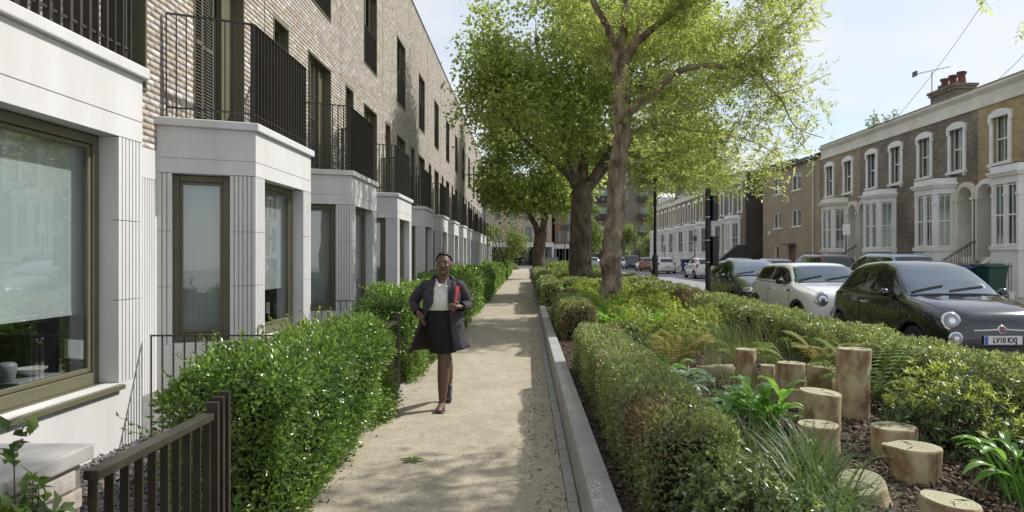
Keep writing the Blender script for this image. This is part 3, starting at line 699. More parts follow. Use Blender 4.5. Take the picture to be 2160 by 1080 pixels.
# ---------------------------------------------------------------- trees
def tree(name, label, loc, limbs, envs, ncl, lfun, bark, leafmat, seed=1, gap=-.15, group=None, twig_r=.012, trunk_sides=14, nfreq=1.1, minz=0.0, knots=()):
    global rng
    rng = np.random.default_rng(seed)
    root = thing(name, label, 'tree', loc, 0, group)
    nodes = []; par = []; rad = []
    wood = MB()
    trunk_done = False
    for li, (pts, r0, r1) in enumerate(limbs):
        pts = [np.array(p, float) for p in pts]
        # subdivide and roughen
        P = []; Rr = []
        n = len(pts)
        for i in range(n-1):
            p0, p1, p2, p3 = pts[max(i-1, 0)], pts[i], pts[i+1], pts[min(i+2, n-1)]
            for t in np.linspace(0, 1, 5)[:-1]:
                P.append(.5*((2*p1)+(-p0+p2)*t+(2*p0-5*p1+4*p2-p3)*t*t+(-p0+3*p1-3*p2+p3)*t**3)); Rr.append(r0+(r1-r0)*((i+t)/(n-1))**.8)
        P.append(pts[-1]); Rr.append(r1)
        P = [p+rng.normal(size=3)*min(r*.14, .03) for p, r in zip(P, Rr)]
        if li == 0:
            z0 = P[0][2]
            Rr = [r*(1+.55*math.exp(-(p[2]-z0)/.35)) for p, r in zip(P, Rr)]
            tr = MB(); rings = []; ns_ = 22
            Pd = []; Rd = []
            for i in range(len(P)-1):
                for t in (0, .33, .66): Pd.append(P[i]*(1-t)+P[i+1]*t); Rd.append(Rr[i]*(1-t)+Rr[i+1]*t)
            Pd.append(P[-1]); Rd.append(Rr[-1])
            for p, r in zip(Pd, Rd):
                a = np.arange(ns_)*2*math.pi/ns_; c = np.stack([np.cos(a), np.sin(a), np.zeros(ns_)], 1)
                q = p+c*r; rr_ = 1+.055*snoise(q*[1, 1, .45], 7, seed)+.035*snoise(q, 19, seed+1)+.10*math.exp(-(p[2]-z0)/.3)*np.sin(5*a+seed)
                for kz, ka, kr in knots:
                    rr_ = rr_+kr*np.exp(-((p[2]-kz)/.16)**2)*np.exp(-(np.angle(np.exp(1j*(a-ka)))/.7)**2)
                rings.append(p+c*(r*rr_)[:, None])
            tr.loft(rings); tr.build('trunk', bark, root, smooth=True)
        else:
            wood.tube(P, Rr, 10 if r0 > .1 else 7)
        for i, p in enumerate(P[2 if li == 0 else 0:]):
            nodes.append(p); rad.append(Rr[min(i, len(Rr)-1)])
    nodes = np.array(nodes); cl = []
    tot = sum(e[3]*e[4]*e[5] for e in envs)
    for cx, cy, cz, rx, ry, rz in envs:
        n = int(ncl*rx*ry*rz/tot*2.2); d = rand_dirs(n); r = rng.uniform(.25, 1, n)**.45
        p = d*r[:, None]*[rx, ry, rz]+[cx, cy, cz]
        keep = (snoise(p, nfreq, seed+3)+.35*snoise(p, nfreq*2.7, seed+4) > gap) & (p[:, 2] > minz)
        cl.append(p[keep][:int(ncl*rx*ry*rz/tot)])
    cl = np.concatenate(cl)
    low = nodes[:, 2] > min(np.percentile(cl[:, 2], 1)-1.5, nodes[:, 2].max()-1)
    NP = list(nodes[low]); NPA = np.zeros((len(NP)+len(cl)*3+5, 3)); NPA[:len(NP)] = NP; cnt = len(NP)
    d0 = np.min(np.linalg.norm(cl[:, None, :]-NPA[None, :cnt], axis=2), axis=1)
    starts = []; 
    for ci in np.argsort(d0):
        c = cl[ci]; df = NPA[:cnt]-c; dd = np.linalg.norm(df, axis=1)+np.maximum(0, NPA[:cnt, 2]-c[2])*.6
        j = int(np.argmin(dd)); a = NPA[j]; ln = np.linalg.norm(c-a)
        pts = [a]
        for t in (.35, .7):
            q = a*(1-t)+c*t+np.array([0, 0, .10*ln*math.sin(t*3.14)])+rng.normal(size=3)*.06*ln; pts.append(q); NPA[cnt] = q; cnt += 1
        pts.append(c); NPA[cnt] = c; cnt += 1
        r = twig_r*(.8+.55*ln); wood.tube(pts, [r*1.5, r*1.1, r*.8, r*.4], 4, cap=False); starts.append(a)
    wood.build('branches', bark, root, smooth=True, fix=False)['kind'] = 'stuff'
    V, F = lfun(cl, np.array(starts))
    cr = npmesh('crown', V, F, leafmat, root); cr['kind'] = 'stuff'
    return root
def plane_leaves(n, size, spread):
    def f(cl, st):
        P = np.repeat(cl, n, 0); P = P+rng.normal(size=P.shape)*spread*[1, 1, .7]
        D = unit_rows(rng.normal(size=P.shape)+np.array([0, 0, -.5])); U = unit_rows(np.array([0, 0, 1.])+rng.normal(size=P.shape)*.6)
        Ln = size*rng.uniform(.6, 1.2, len(P)); return leaves2(P, D, U, Ln, Ln*.95, .12)
    return f
def ash_leaves(nc, size, spread, nl=4):
    def f(cl, st):
        ax = np.repeat(cl, nc, 0)+rng.normal(size=(len(cl)*nc, 3))*spread; D = unit_rows(rng.normal(size=ax.shape)+np.array([.15, 0, -.15])); ln = rng.uniform(.20, .34, len(ax))[:, None]
        S = unit_rows(np.cross(D, np.array([0, 0, 1.])+rng.normal(size=ax.shape)*.3)); Ps, Ds, Us = [], [], []
        for i in range(nl):
            t = .25+.7*i/nl
            for sg in (-1, 1):
                Ps.append(ax+D*ln*t-np.array([0, 0, .1])*ln*t*t); Ds.append(D*.55+S*sg*.8+np.array([0, 0, -.15])); Us.append(np.tile([0, 0, 1.], (len(ax), 1))+rng.normal(size=ax.shape)*.25)
        Ps.append(ax+D*ln); Ds.append(D); Us.append(np.tile([0, 0, 1.], (len(ax), 1)))
        P = np.concatenate(Ps); Ln = size*rng.uniform(.7, 1.2, len(P)); return leaves2(P, np.concatenate(Ds), np.concatenate(Us), Ln, Ln*.36, .15)
    return f
def px(x, y, Y): s = 1440/Y; return ((x-1110)/s, Y, 1.6-(y-541)/s)
def rel(base, l): return [tuple(np.array(p)-np.array(base)) for p in l]
# foreground ash: trunk at 17 m
YA = 17.0; bA = (2.12, YA, .2)
def pa(x, y, dy=0): return px(x, y, YA+dy)
limA = [
 ([(2.12, YA, .15), pa(1291, 560), pa(1295, 480), pa(1301, 400), pa(1307, 320), pa(1313, 250), pa(1312, 190), pa(1309, 135)], .27, .20),
 ([pa(1309, 145), pa(1296, 90), pa(1275, 45, -.3), pa(1250, 0, -.6), pa(1235, -70, -.8)], .12, .06),
 ([pa(1310, 140), pa(1314, 70, .2), pa(1318, 0, .4), pa(1322, -90, .3), pa(1316, -190, .2)], .13, .05),
 ([pa(1314, 135), pa(1345, 88, -.2), pa(1380, 60, -.5), pa(1430, 20, -.9), pa(1480, -30, -1.2)], .13, .05),
 ([pa(1345, 88, -.2), pa(1355, 40, .4), pa(1375, -20, .8), pa(1390, -110, 1)], .09, .04),
 ([pa(1318, 255), pa(1345, 222, -.2), pa(1385, 192, -.4), pa(1425, 155, -.6), pa(1480, 140, -.9), pa(1545, 143, -1.1), pa(1590, 128, -1.3), pa(1640, 122, -1.5)], .11, .035),
 ([pa(1575, 140, -1.2), pa(1605, 160, -1.3), pa(1620, 185, -1.4), pa(1650, 215, -1.5), pa(1672, 262, -1.6), pa(1700, 280, -1.6), pa(1738, 292, -1.7)], .03, .008),
 ([pa(1625, 205, -1.4), pa(1660, 195, -1.5), pa(1700, 180, -1.6), pa(1752, 155, -1.7)], .02, .006),
 ([pa(1545, 143, -1.1), pa(1600, 90, -1.0), pa(1640, 60, -.9), pa(1675, 20, -.8), pa(1660, -30, -.8)], .035, .01),
 ([pa(1310, 285), pa(1350, 275, .3), pa(1400, 262, .6), pa(1450, 275, .8), pa(1530, 284, 1), pa(1600, 305, 1.2), pa(1650, 335, 1.2)], .06, .012),
 ([pa(1300, 370), pa(1340, 345, .4), pa(1390, 325, .8), pa(1450, 320, 1.0)], .04, .012),
 ([pa(1316, 215), pa(1355, 165, .6), pa(1390, 135, 1.2), pa(1440, 95, 1.8)], .07, .02),
 ([pa(1311, 150), pa(1275, 110, 1.2), pa(1250, 70, 1.8), pa(1225, 10, 2.2)], .07, .02)]
limA = [(rel(bA, l), a, b) for l, a, b in limA]
def ea(x, y, Y, rx, ry, rz): p = px(x, y, Y); return (p[0]-bA[0], p[1]-bA[1], p[2]-bA[2], rx, ry, rz)
envA = [ea(1410, -60, 17.5, 3.3, 3.0, 1.9), ea(1545, 40, 16.2, 1.9, 2.0, 1.5), ea(1490, 215, 16.6, 2.3, 1.8, 1.0), ea(1560, 330, 17.8, 1.5, 1.4, 1.0), ea(1690, 250, 15.4, .7, .7, .65), ea(1720, 190, 15.3, .45, .5, .4), ea(1660, 330, 15.6, .5, .6, .35), ea(1300, 40, 18.5, 1.3, 1.6, 1.2), ea(1620, 130, 15.6, .9, 1, .9), ea(1450, 350, 18.4, 1.4, 1.2, .9), ea(1380, 280, 18.2, 1.2, 1.2, .9)]
tree('ash_tree', 'slender street tree with knotted pale trunk and feathery light green leaves', bA, limA, envA, 1900, ash_leaves(5, .125, .17, 3), M['bark_pale'], M['leaf_ash'], 21, -.30, twig_r=.006, knots=((4.85, -1.4, .22), (2.65, -1.2, .2), (4.9, -.6, .25)))
# plane tree B at 27.5 m
YB = 27.5; bB = (2.2, YB, .2)
def pb(x, y, dy=0): return px(x, y, YB+dy)
limB = [
 ([(2.2, YB, .1), pb(1226, 540), pb(1226, 470), pb(1228, 420), pb(1231, 385)], .46, .42),
 ([pb(1222, 400), pb(1190, 360, -.5), pb(1150, 330, -1), pb(1110, 300, -1.6), pb(1060, 240, -2)], .20, .06),
 ([pb(1222, 395), pb(1200, 330, -.6), pb(1180, 250, -1.2), pb(1150, 170, -1.6), pb(1130, 80, -1.8)], .22, .07),
 ([pb(1228, 392), pb(1228, 320, .3), pb(1222, 220, .4), pb(1225, 110, .4), pb(1215, 0, .5), pb(1215, -90, .5)], .26, .07),
 ([pb(1238, 395), pb(1275, 340, -.3), pb(1310, 280, -.6), pb(1350, 200, -.5), pb(1380, 110, 0)], .22, .06),
 ([pb(1240, 400), pb(1280, 355, .9), pb(1340, 320, 1.6), pb(1410, 300, 2), pb(1480, 290, 2.4)], .18, .05),
 ([pb(1228, 395), pb(1215, 330, 1.5), pb(1180, 260, 2.6), pb(1150, 190, 3.2)], .18, .05),
 ([pb(1185, 265, -1.2), pb(1130, 220, -1.6), pb(1085, 150, -1.8), pb(1050, 90, -2)], .10, .03)]
limB = [(rel(bB, l), a, b) for l, a, b in limB]
def eb(x, y, dY, rx, ry, rz): p = pb(x, y, dY); return (p[0]-bB[0], p[1]-bB[1], p[2]-bB[2], rx, ry, rz)
envB = [eb(1170, 130, -.8, 3.5, 3.2, 2.3), eb(1120, 255, -1, 2.9, 2.8, 1.9), eb(1310, 20, .3, 3.9, 3.4, 2.2), eb(1320, 250, .8, 3.0, 3.0, 2.2), eb(1480, 320, 2, 2.9, 2.6, 1.6), eb(1430, 120, 1.2, 2.8, 2.6, 2.2), eb(1030, 140, -1.4, 1.0, 1.2, 1.5), eb(1040, 20, -1.2, .9, 1.0, .8), eb(1570, 365, 2.5, 1.6, 1.5, 1.0), eb(1400, 360, 2, 1.6, 1.6, .9)]
plane = tree('plane_tree', 'stout plane tree with thick dark trunk and broad green crown in the bed', bB, limB, envB, 2400, plane_leaves(27, .155, .36), M['bark'], M['leaf_plane'], 31, -.32, twig_r=.010, nfreq=1.0)
# plane tree C at 48 m
YC = 48.0; bC = (.95, YC, .1)
def pc(x, y, dy=0): return px(x, y, YC+dy)
limC = [
 ([(.95, YC, .05), pc(1136, 540), pc(1139, 500), pc(1140, 490)], .44, .40),
 ([pc(1137, 500), pc(1124, 465), pc(1108, 440, -.5), pc(1085, 405, -1), pc(1060, 370, -1.5)], .26, .06),
 ([pc(1142, 497), pc(1152, 450), pc(1158, 400, .4), pc(1160, 330, .4), pc(1165, 260)], .27, .08),
 ([pc(1155, 440), pc(1180, 400, .6), pc(1205, 360, 1)], .14, .05),
 ([pc(1152, 450), pc(1130, 400, 1), pc(1115, 340, 1.5)], .13, .05)]
limC = [(rel(bC, l), a, b) for l, a, b in limC]
def ec(x, y, dY, rx, ry, rz): p = pc(x, y, dY); return (p[0]-bC[0], p[1]-bC[1], p[2]-bC[2], rx, ry, rz)
envC = [ec(1105, 385, -.5, 3.4, 3.4, 2.2), ec(1185, 370, 0, 3.0, 3.0, 2.4), ec(1140, 280, 0, 4.0, 3.6, 3.2), ec(1060, 420, -1, 1.6, 1.8, 1.1), ec(1210, 440, .5, 1.4, 1.6, .8)]
tree('plane_tree', 'forked plane tree whose trunk stands right at the edge of the path', bC, limC, envC, 1200, plane_leaves(20, .26, .42), M['bark'], M['leaf_plane'], 41, -.2, twig_r=.012, nfreq=.9)
# neighbouring street tree: only one twig of it shows, its shade falls over the near path and bed
limD = [([(0, 0, 0), (.05, 0, 2), (.1, .1, 4), (.2, .2, 5.6)], .24, .16), ([(.2, .2, 5.0), (1.0, 1.6, 5.3), (1.7, 3.4, 5.5), (2.2, 5.2, 5.3), (2.55, 6.0, 4.75)], .08, .012), ([(.2, .2, 5.4), (-.4, 1.2, 6.6), (-.8, 2.4, 7.4)], .09, .03), ([(.2, .2, 5.6), (.3, .1, 8.5)], .1, .03), ([(.2, .2, 5.3), (1.2, -.6, 6.8)], .08, .03)]
tree('ash_tree', 'street tree beside the road whose lowest twig hangs into view over the black car', (3.2, 1.9, .2), limD, [(2.0, 5.0, 5.3, 1.05, 1.05, .55), (1.6, 3.6, 5.6, .9, .9, .5), (.3, 2.2, 7.2, 1.3, 1.4, .6), (0, .3, 8.2, 1.6, 1.8, 1.0), (2.55, 6.1, 4.62, .35, .3, .3)], 620, ash_leaves(6, .09, .18), M['bark_pale'], M['leaf_ash'], 51, -.05, twig_r=.008, minz=4.2)
# small far trees
def small_tree(label, x, Y, h, rx, rz, seed, n=170, mat='leaf_far', size=.16, bare=.35, group=None):
    lim = [([(0, 0, 0), (.03*h, 0, h*.2), (0, .02, h*bare)], .022*h, .017*h)]
    r = np.random.default_rng(seed)
    for i in range(5):
        a = i*1.26+r.uniform(0, .6); lim.append(([(0, 0, h*bare*.9), (math.cos(a)*rx*.4, math.sin(a)*rx*.4, h*.6), (math.cos(a)*rx*.7, math.sin(a)*rx*.7, h*.8)], .012*h, .005*h))
    return tree('small_tree', label, (x, Y, 0), lim, [(0, 0, h-rz, rx, rx, rz), (rx*.3, 0, h-rz*.6, rx*.6, rx*.6, rz*.6)], n, plane_leaves(16, size, .3), M['bark'], M[mat], seed, -.25, group, .01, 8, 1.3)
small_tree('loose pale green garden tree at the end of the townhouse terrace', -2.0, 60, 4.9, 2.1, 1.9, 61, 330, 'leaf_far', .17, .25)
small_tree('small bushy street tree on the pavement in front of the distant flats', 14.2, 100, 6.5, 2.0, 2.6, 62, 240, 'leaf_far', .26)
small_tree('tall dark green tree beside the distant flats', 21.5, 108, 12, 2.6, 5, 63, 300, 'leaf_plane', .32)
small_tree('narrow young tree beside the far parked silver car', 9.0, 96, 9, 2.2, 3.6, 64, 260, 'leaf_far', .28)
small_tree('round green tree beyond the far end of the path', 6.0, 112, 8, 3.2, 3.3, 65, 260, 'leaf_far', .3)
small_tree('low green tree at the far corner of the white terrace', 17.5, 97, 4.6, 1.5, 1.7, 66, 160, 'leaf_far', .24)
# ================================================================== RIGHT TERRACES
brickm('brick_brown', (.30, .22, .15), (.16, .12, .09), (.30, .27, .23), var=.6)
brickm('brick_dark', (.25, .195, .145), (.13, .105, .085), (.30, .27, .235), var=.7)
brickm('brick_yellow', (.50, .36, .18), (.36, .25, .13), (.40, .35, .25), var=.5)
brickm('brick_mixed', (.40, .31, .20), (.25, .19, .125), (.36, .32, .25), var=.6)
brickm('brick_block', (.44, .34, .235), (.32, .245, .165), (.36, .31, .25), var=.3)
brickm('brick_flats', (.24, .195, .15), (.16, .13, .105), (.25, .22, .18), var=.25)
brickm('brick_red', (.30, .16, .10), (.22, .12, .08), (.28, .22, .17), var=.3)
pbr('render_dark', (.085, .075, .065), .9, (.055, .05, .045), .5, .8)
pbr('terracotta', (.17, .07, .05), .8, (.10, .045, .035), .6, 6)
pbr('lead', (.10, .10, .105), .6)
pbr('soot', (.16, .14, .115), .9, (.34, .31, .26), .8, 1.6, 8)
def arch_pts(u0, u1, z0, zs, n=9):
    r = (u1-u0)/2; c = (u0+u1)/2
    return [(u0, z0)] + [(c-r*math.cos(a), zs+r*math.sin(a)) for a in np.linspace(0, math.pi, n)] + [(u1, z0)]
def arch_band(m, F, u0, u1, z0, zs, wd, d0, d1, mi=0):
    a = arch_pts(u0, u1, z0, zs); b = arch_pts(u0-wd, u1+wd, z0, zs)
    for i in range(len(a)-1):
        p = [F(*q) for q in ((a[i][0], d0, a[i][1]), (a[i+1][0], d0, a[i+1][1]), (b[i+1][0], d0, b[i+1][1]), (b[i][0], d0, b[i][1]), (a[i][0], d1, a[i][1]), (a[i+1][0], d1, a[i+1][1]), (b[i+1][0], d1, b[i+1][1]), (b[i][0], d1, b[i][1]))]
        m.hexa(p, mi)
def sash(root, F, uc, wd, z0, z1, d, curtain=True, arch=.0):
    f = MB(); u0, u1 = uc-wd/2, uc+wd/2; t = .05
    f.fbox(F, u0, u0+t, d-.06, d, z0, z1); f.fbox(F, u1-t, u1, d-.06, d, z0, z1); f.fbox(F, u0+t, u1-t, d-.06, d, z1-t, z1); f.fbox(F, u0+t, u1-t, d-.06, d, z0, z0+.07)
    zm = (z0+z1)/2; f.fbox(F, u0+t, u1-t, d-.05, d+.012, zm-.03, zm+.03); f.fbox(F, uc-.012, uc+.012, d-.05, d-.005, z0+.07, zm-.03); f.fbox(F, uc-.012, uc+.012, d-.05, d-.005, zm+.03, z1-t)
    w_ = f.build('window', M['white_paint'], root)
    MB().fbox(F, u0+t, u1-t, d-.035, d-.028, z0+.06, z1-t).build('pane', M['pane_dark'], w_)
    if curtain:
        m = MB(); n = 14
        for i in range(n):
            a, b = u0+t+(u1-u0-2*t)*i/n, u0+t+(u1-u0-2*t)*(i+1)/n; o = .03*(i % 2)
            m.add([F(a, d-.12-o, z0+.05), F(b, d-.12-.03+o, z0+.05), F(b, d-.12-.03+o, z1-.04), F(a, d-.12-o, z1-.04)], [(0, 1, 2, 3)])
        m.build('curtain', M['curtain'], w_, fix=False)
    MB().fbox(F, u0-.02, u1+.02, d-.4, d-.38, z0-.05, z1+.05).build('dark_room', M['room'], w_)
    return w_
W_H = 4.95
def vict_house(X, y0, mirror, brick, label, group, top=8.45, detail=True, arch=True):
    root = thing('terraced_house', label, 'house', (X, y0, .12), 0, group)
    U = (lambda u: W_H-u) if mirror else (lambda u: u)
    def F(u, d, z): return (-d, U(u), z)
    ups = [(1.35, .86), (3.72, .86)]; zt = top-.12
    # wall around openings
    ops = [(c-w_/2, c+w_/2, 5.12, 7.02) for c, w_ in ups]+[(.16, 1.10, 1.3, 4.38), (1.52, 3.62, 1.75, 4.5)]
    ub = sorted({0.002, W_H-.002}|{o[i] for o in ops for i in (0, 1)}); zb = sorted({0, 7.5}|{o[i] for o in ops for i in (2, 3)})
    m = MB(); mi = MB()
    for a, b in zip(ub, ub[1:]):
        for c, d in zip(zb, zb[1:]):
            um, zm = (a+b)/2, (c+d)/2
            if any(o[0] < um < o[1] and o[2] < zm < o[3] for o in ops): continue
            m.fbox(F, a, b, -.3, 0 if zm > 1.9 else -.001, c, d)
    m.build('wall', M[brick], root)
    MB().fbox(F, .002, W_H-.002, .0, .035, 0, 1.45).build('stucco_base', M['stucco'], root)
    # cornice and parapet
    m = MB(); pr_ = [(-.3, 7.5), (.05, 7.5), (.05, 7.62), (.02, 7.66), (.02, 8.02), (.10, 8.08), (.20, 8.18), (.20, 8.24), (.06, 8.27), (.06, zt), (-.3, zt)]
    m.prism(lambda p, u: F(u, p[0], p[1]), pr_, .001, W_H-.001); m.build('cornice', M['stucco'], root)
    MB().fbox(F, .003, W_H-.003, -.33, .085, zt+.001, zt+.05).build('parapet_cap', M['soot'], root)
    # roof behind and rear
    MB().prism(lambda p, u: F(u, p[0], p[1]), [(-.31, 7.4), (-.31, 7.7), (-4, 8.9), (-8, 7.5), (-8, 0), (-7.8, 0), (-7.8, 7.2)], .004, W_H-.004).build('roof', M['lead'], root)
    for c, w_ in ups:
        sash(root, F, c, w_, 5.14, 7.0, -.12)
        m = MB(); h = w_/2
        m.fbox(F, c-h-.17, c-h, 0.001, .06, 5.12, 6.72); m.fbox(F, c+h, c+h+.17, .001, .06, 5.12, 6.72)
        n = 9; oh = h+.17
        def seg(x, base, k): return base+k*(1-(abs(x)/oh)**3.2)
        for i in range(n):
            x0, x1 = -oh-.04+(2*oh+.08)*i/n, -oh-.04+(2*oh+.08)*(i+1)/n
            lo0, lo1 = seg(min(max(x0, -h), h), 6.86, .0), seg(min(max(x1, -h), h), 6.86, 0)
            lo = 6.72 if (abs((x0+x1)/2) > h) else 6.93
            hi0, hi1 = 7.06+.16*(1-min(1, abs(x0)/oh)**2.5), 7.06+.16*(1-min(1, abs(x1)/oh)**2.5)
            m.hexa([F(c+x0, .001, lo), F(c+x1, .001, lo), F(c+x1, .09, lo), F(c+x0, .09, lo), F(c+x0, .001, hi0), F(c+x1, .001, hi1), F(c+x1, .09, hi1), F(c+x0, .09, hi0)])
        m.build('window_surround', M['white_paint'], root)
        m = MB(); m.fbox(F, c-h-.22, c+h+.22, -.1, .13, 5.0, 5.118); m.fbox(F, c-h-.16, c-h-.04, 0.001, .09, 4.88, 4.999); m.fbox(F, c+h+.04, c+h+.16, .001, .09, 4.88, 4.999)
        m.build('sill', M['white_paint'], root)
    # canted bay
    P = [(1.42, 0), (1.85, .72), (3.3, .72), (3.73, 0)]
    bay = MB(); ent = MB()
    def pol(e): return [(P[0][0]-e, 0), (P[1][0]-e*.6, P[1][1]+e), (P[2][0]+e*.6, P[2][1]+e), (P[3][0]+e, 0)]
    for a, b, e in ((0, 1.7, .02), (1.7, 1.86, .07), (4.18, 4.46, .01), (4.46, 4.56, .10), (4.56, 4.64, .16), (4.64, 4.86, .03)):
        (bay if a < 3 else ent).prism(lambda p, z: F(p[0], p[1], z), pol(e), a, b)
    bm_ = M['white_paint'] if brick != 'brick_mixed' else M['stucco']; bay = bay.build('bay', bm_, root); ent.build('bay_entablature', bm_, root)
    MB().prism(lambda p, z: F(p[0], p[1], z), pol(.0), 4.861, 4.91).build('bay_roof', M['lead'] if brick != 'brick_mixed' else M['soot'], root)
    for p, q in zip(P, P[1:]):
        l = math.dist(p, q); t = ((q[0]-p[0])/l, (q[1]-p[1])/l); nn = (-t[1], t[0])
        def G(u, d, z, p=p, t=t, nn=nn): return F(p[0]+t[0]*u+nn[0]*d, p[1]+t[1]*u+nn[1]*d, z)
        wins = [l/2] if l < 1 else [l*.27, l*.73]; ww = .50 if l < 1 else .52
        e = [0]+[x for c in wins for x in (c-ww/2, c+ww/2)]+[l]
        m = MB()
        for a, b in zip(e[::2], e[1::2]): m.fbox(G, a+.001, b-.001, -.14, 0, 1.86, 4.18); m.fbox(G, a-.015, b+.015, -.1, .03, 3.72, 3.80)
        m.build('bay_pier', M['white_paint'], bay)
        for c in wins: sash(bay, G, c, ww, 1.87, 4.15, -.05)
    # porch arch, door, steps
    m = MB(); arch_band(m, F, .16, 1.10, 1.3, 3.91, .20, 0.002, .16)
    m.fbox(F, -.02, .24, 0.003, .2, 3.80, 3.91); m.fbox(F, 1.02, 1.34, .003, .2, 3.80, 3.91); m.build('porch_arch', M['stucco'], root)
    m = MB(); m.fbox(F, .1, .165, -.7, -.002, 1.3, 4.4); m.fbox(F, 1.095, 1.16, -.7, -.002, 1.3, 4.4); m.fbox(F, .166, 1.094, -.7, -.26, 4.375, 4.5); m.fbox(F, .1, 1.16, -.76, -.7, 1.3, 4.5); m.fbox(F, .166, 1.094, -.7, 0, 1.2, 1.305)
    # spandrels
    sp_ = arch_pts(.16, 1.10, 3.91, 3.91)[1:-1]
    for i in range(len(sp_)-1):
        (a, za), (b, zb2) = sp_[i], sp_[i+1]; m.hexa([F(a, -.25, za), F(b, -.25, zb2), F(b, -.003, zb2), F(a, -.003, za), F(a, -.25, 4.385), F(b, -.25, 4.385), F(b, -.003, 4.385), F(a, -.003, 4.385)])
    m.build('porch', M['stucco'], root)
    MB().fbox(F, .2, 1.06, -.695, -.65, 1.3, 3.4).build('front_door', M['door_' + random.choice('abc')], root)
    st = None
    for i in range(7):
        MB().fbox(F, .13, 1.13, .04+.27*i, .04+.27*(i+1), -.03, 1.3-.18*(i+1)+.0).build('step', M['paving'], root)
    m = MB(); m.prism(lambda p, u: F(u, p[0], p[1]), [(.04, 0), (2.0, 0), (2.0, .28), (.04, 1.62)], 1.135, 1.33); m.build('stair_wall', M['stucco'], root)
    if detail:
        g = MB(); g.tube([F(.1, .06, 2.15), F(.1, 1.95, .95)], .018, 6); g = g.build('stair_rail', M['iron'], root)
        for i in range(9): MB().tube([F(.1, .15+.22*i, 1.15-.15*i+.02*0), F(.1, .15+.22*i, 2.09-.14*i)], .010, 5).build('baluster', M['iron'], g)
    # front railing on dwarf wall
    m = MB(); m.fbox(F, 1.4, W_H-.01, 2.04, 2.22, -.02, .28).build('dwarf_wall', M['stucco'], root)
    g = MB(); g.fbox(F, 1.4, W_H-.01, 2.115, 2.145, 1.12, 1.15); g = g.build('front_railing', M['iron'], root); b0 = None
    for i in range(27 if detail else 14):
        u = 1.45+i*((3.46)/(26 if detail else 13)); p = F(u, 2.13, 0)
        if b0 is None: b0 = MB().tube([(0, 0, .28), (0, 0, 1.24)], .011, 5).build('railing_bar', M['iron'], g); b0.location = p
        else: inst(b0, 'railing_bar', g, p)
    return root
for k, c in zip('abc', ((.34, .31, .27), (.28, .27, .25), (.38, .36, .32))): pbr('door_'+k, c, .35)
TG = 'two storey brick terraced houses with white bays across the road'
vict_house(18.5, 37.85, False, 'brick_mixed', 'end terraced house with stained bay touching the brown brick block', TG)
vict_house(18.5, 32.90, True, 'brick_dark', 'dark brick terraced house with plants growing on its parapet', TG)
vict_house(18.5, 27.95, False, 'brick_dark', 'dark sooty brick terraced house under the big chimney stack', TG)
vict_house(18.5, 23.0, True, 'brick_yellow', 'yellow brick terraced house behind the black car and green wheelie bins', TG)
G2 = 'far terrace of white bayed houses along the road'
ht = vict_house(17.5, 54.6, True, 'brick_brown', 'terraced house at the near end of the far white bayed terrace, beside the dark gable', G2, detail=False)
for i in range(1, 8):
    if i % 2: o = vict_house(17.5, 54.6+W_H*i, False, 'brick_yellow' if i in (5, 7) else 'brick_brown', ORD[i] + ' house of the far white bayed row counting from the dark gable', G2, detail=False)
    else: o = copy_tree(ht); o.location = (17.5, 54.6+W_H*i, .12); o['label'] = ORD[i] + ' house of the far white bayed row counting from the dark gable'
    if i == 7: o['label'] = 'last house of the far white bayed row, with pale dormers on its roof'
    if i == 7:
        for yy in (1.2, 3.4):
            d = MB().box(.4, 2.2, yy-.55, yy+.55, 8.0, 9.2).build('dormer', M['white_paint'], o); MB().prism(lambda p, x: (x, p[0], p[1]), [(yy-.65, 9.2), (yy+.65, 9.2), (yy, 9.75)], .3, 2.2).build('dormer_roof', M['white_paint'], d)
            MB().box(.37, .39, yy-.35, yy+.35, 8.3, 9.1).build('dormer_pane', M['darkglass'], d)
gb = MB().prism(lambda p, y: (p[0], y, p[1]), [(17.52, 0), (17.52, 8.3), (21.5, 9.4), (25.4, 7.6), (25.4, 0)], 54.35, 54.58)
gw = tag(gb.build('gable_wall', M['render_dark']), 'dark rendered gable end wall between the brown block and the white terrace', 'wall')
sg = thing('stair_wall', 'dark brick stair wall stepping down beside the dark gable', 'wall', (16.3, 54.3, .12))
MB().prism(lambda p, y: (p[0], y, p[1]), [(-1.0, 0), (1.18, 0), (1.18, 2.3), (.5, 2.3), (-1.0, 1.0)], 0, .25).build('stair_flank', M['render_dark'], sg)
MB().prism(lambda p, y: (p[0], y, p[1]), [(-1.05, 1.0), (.5, 2.305), (1.18, 2.305), (1.18, 2.38), (.47, 2.38), (-1.05, 1.08)], -.03, .28).build('stair_coping', M['lead'], sg)
# chimney with pots
ch = thing('chimney_stack', 'dark brick chimney stack with three red clay pots above the terrace', 'chimney', (20.7, 33.2, 7.75))
MB().box(-.45, .45, -1.0, 1.0, -1.2, 1.75).build('stack', M['brick_dark'], ch)
MB().box(-.52, .52, -1.07, 1.07, 1.75, 1.88).box(-.58, .58, -1.13, 1.13, 1.88, 2.0).build('stack_corbel', M['brick_dark'], ch)
for y in (-.75, -.1, .55): MB().lathe([(.20, 2.0), (.19, 2.05), (.155, 2.4), (.16, 2.48), (.215, 2.5), (.215, 2.6), (.13, 2.6), (.12, 2.3)], (0, y, 0), 14).build('chimney_pot', M['terracotta'], ch, smooth=True)
MB().lathe([(.12, 2.0), (.12, 2.3), (.09, 2.36)], (0, .92, 0), 10).build('cowl', M['lead'], ch)
an = thing('tv_aerial', 'thin metal television aerial on a mast beside the chimney stack', 'aerial', (20.8, 35.0, 8.3))
MB().tube([(0, 0, -.8), (0, 0, 2.75)], .022, 5).build('mast', M['lead'], an); MB().tube([(.9, 0, 3.0), (-.85, 0, 2.62)], .014, 5).build('boom', M['lead'], an)
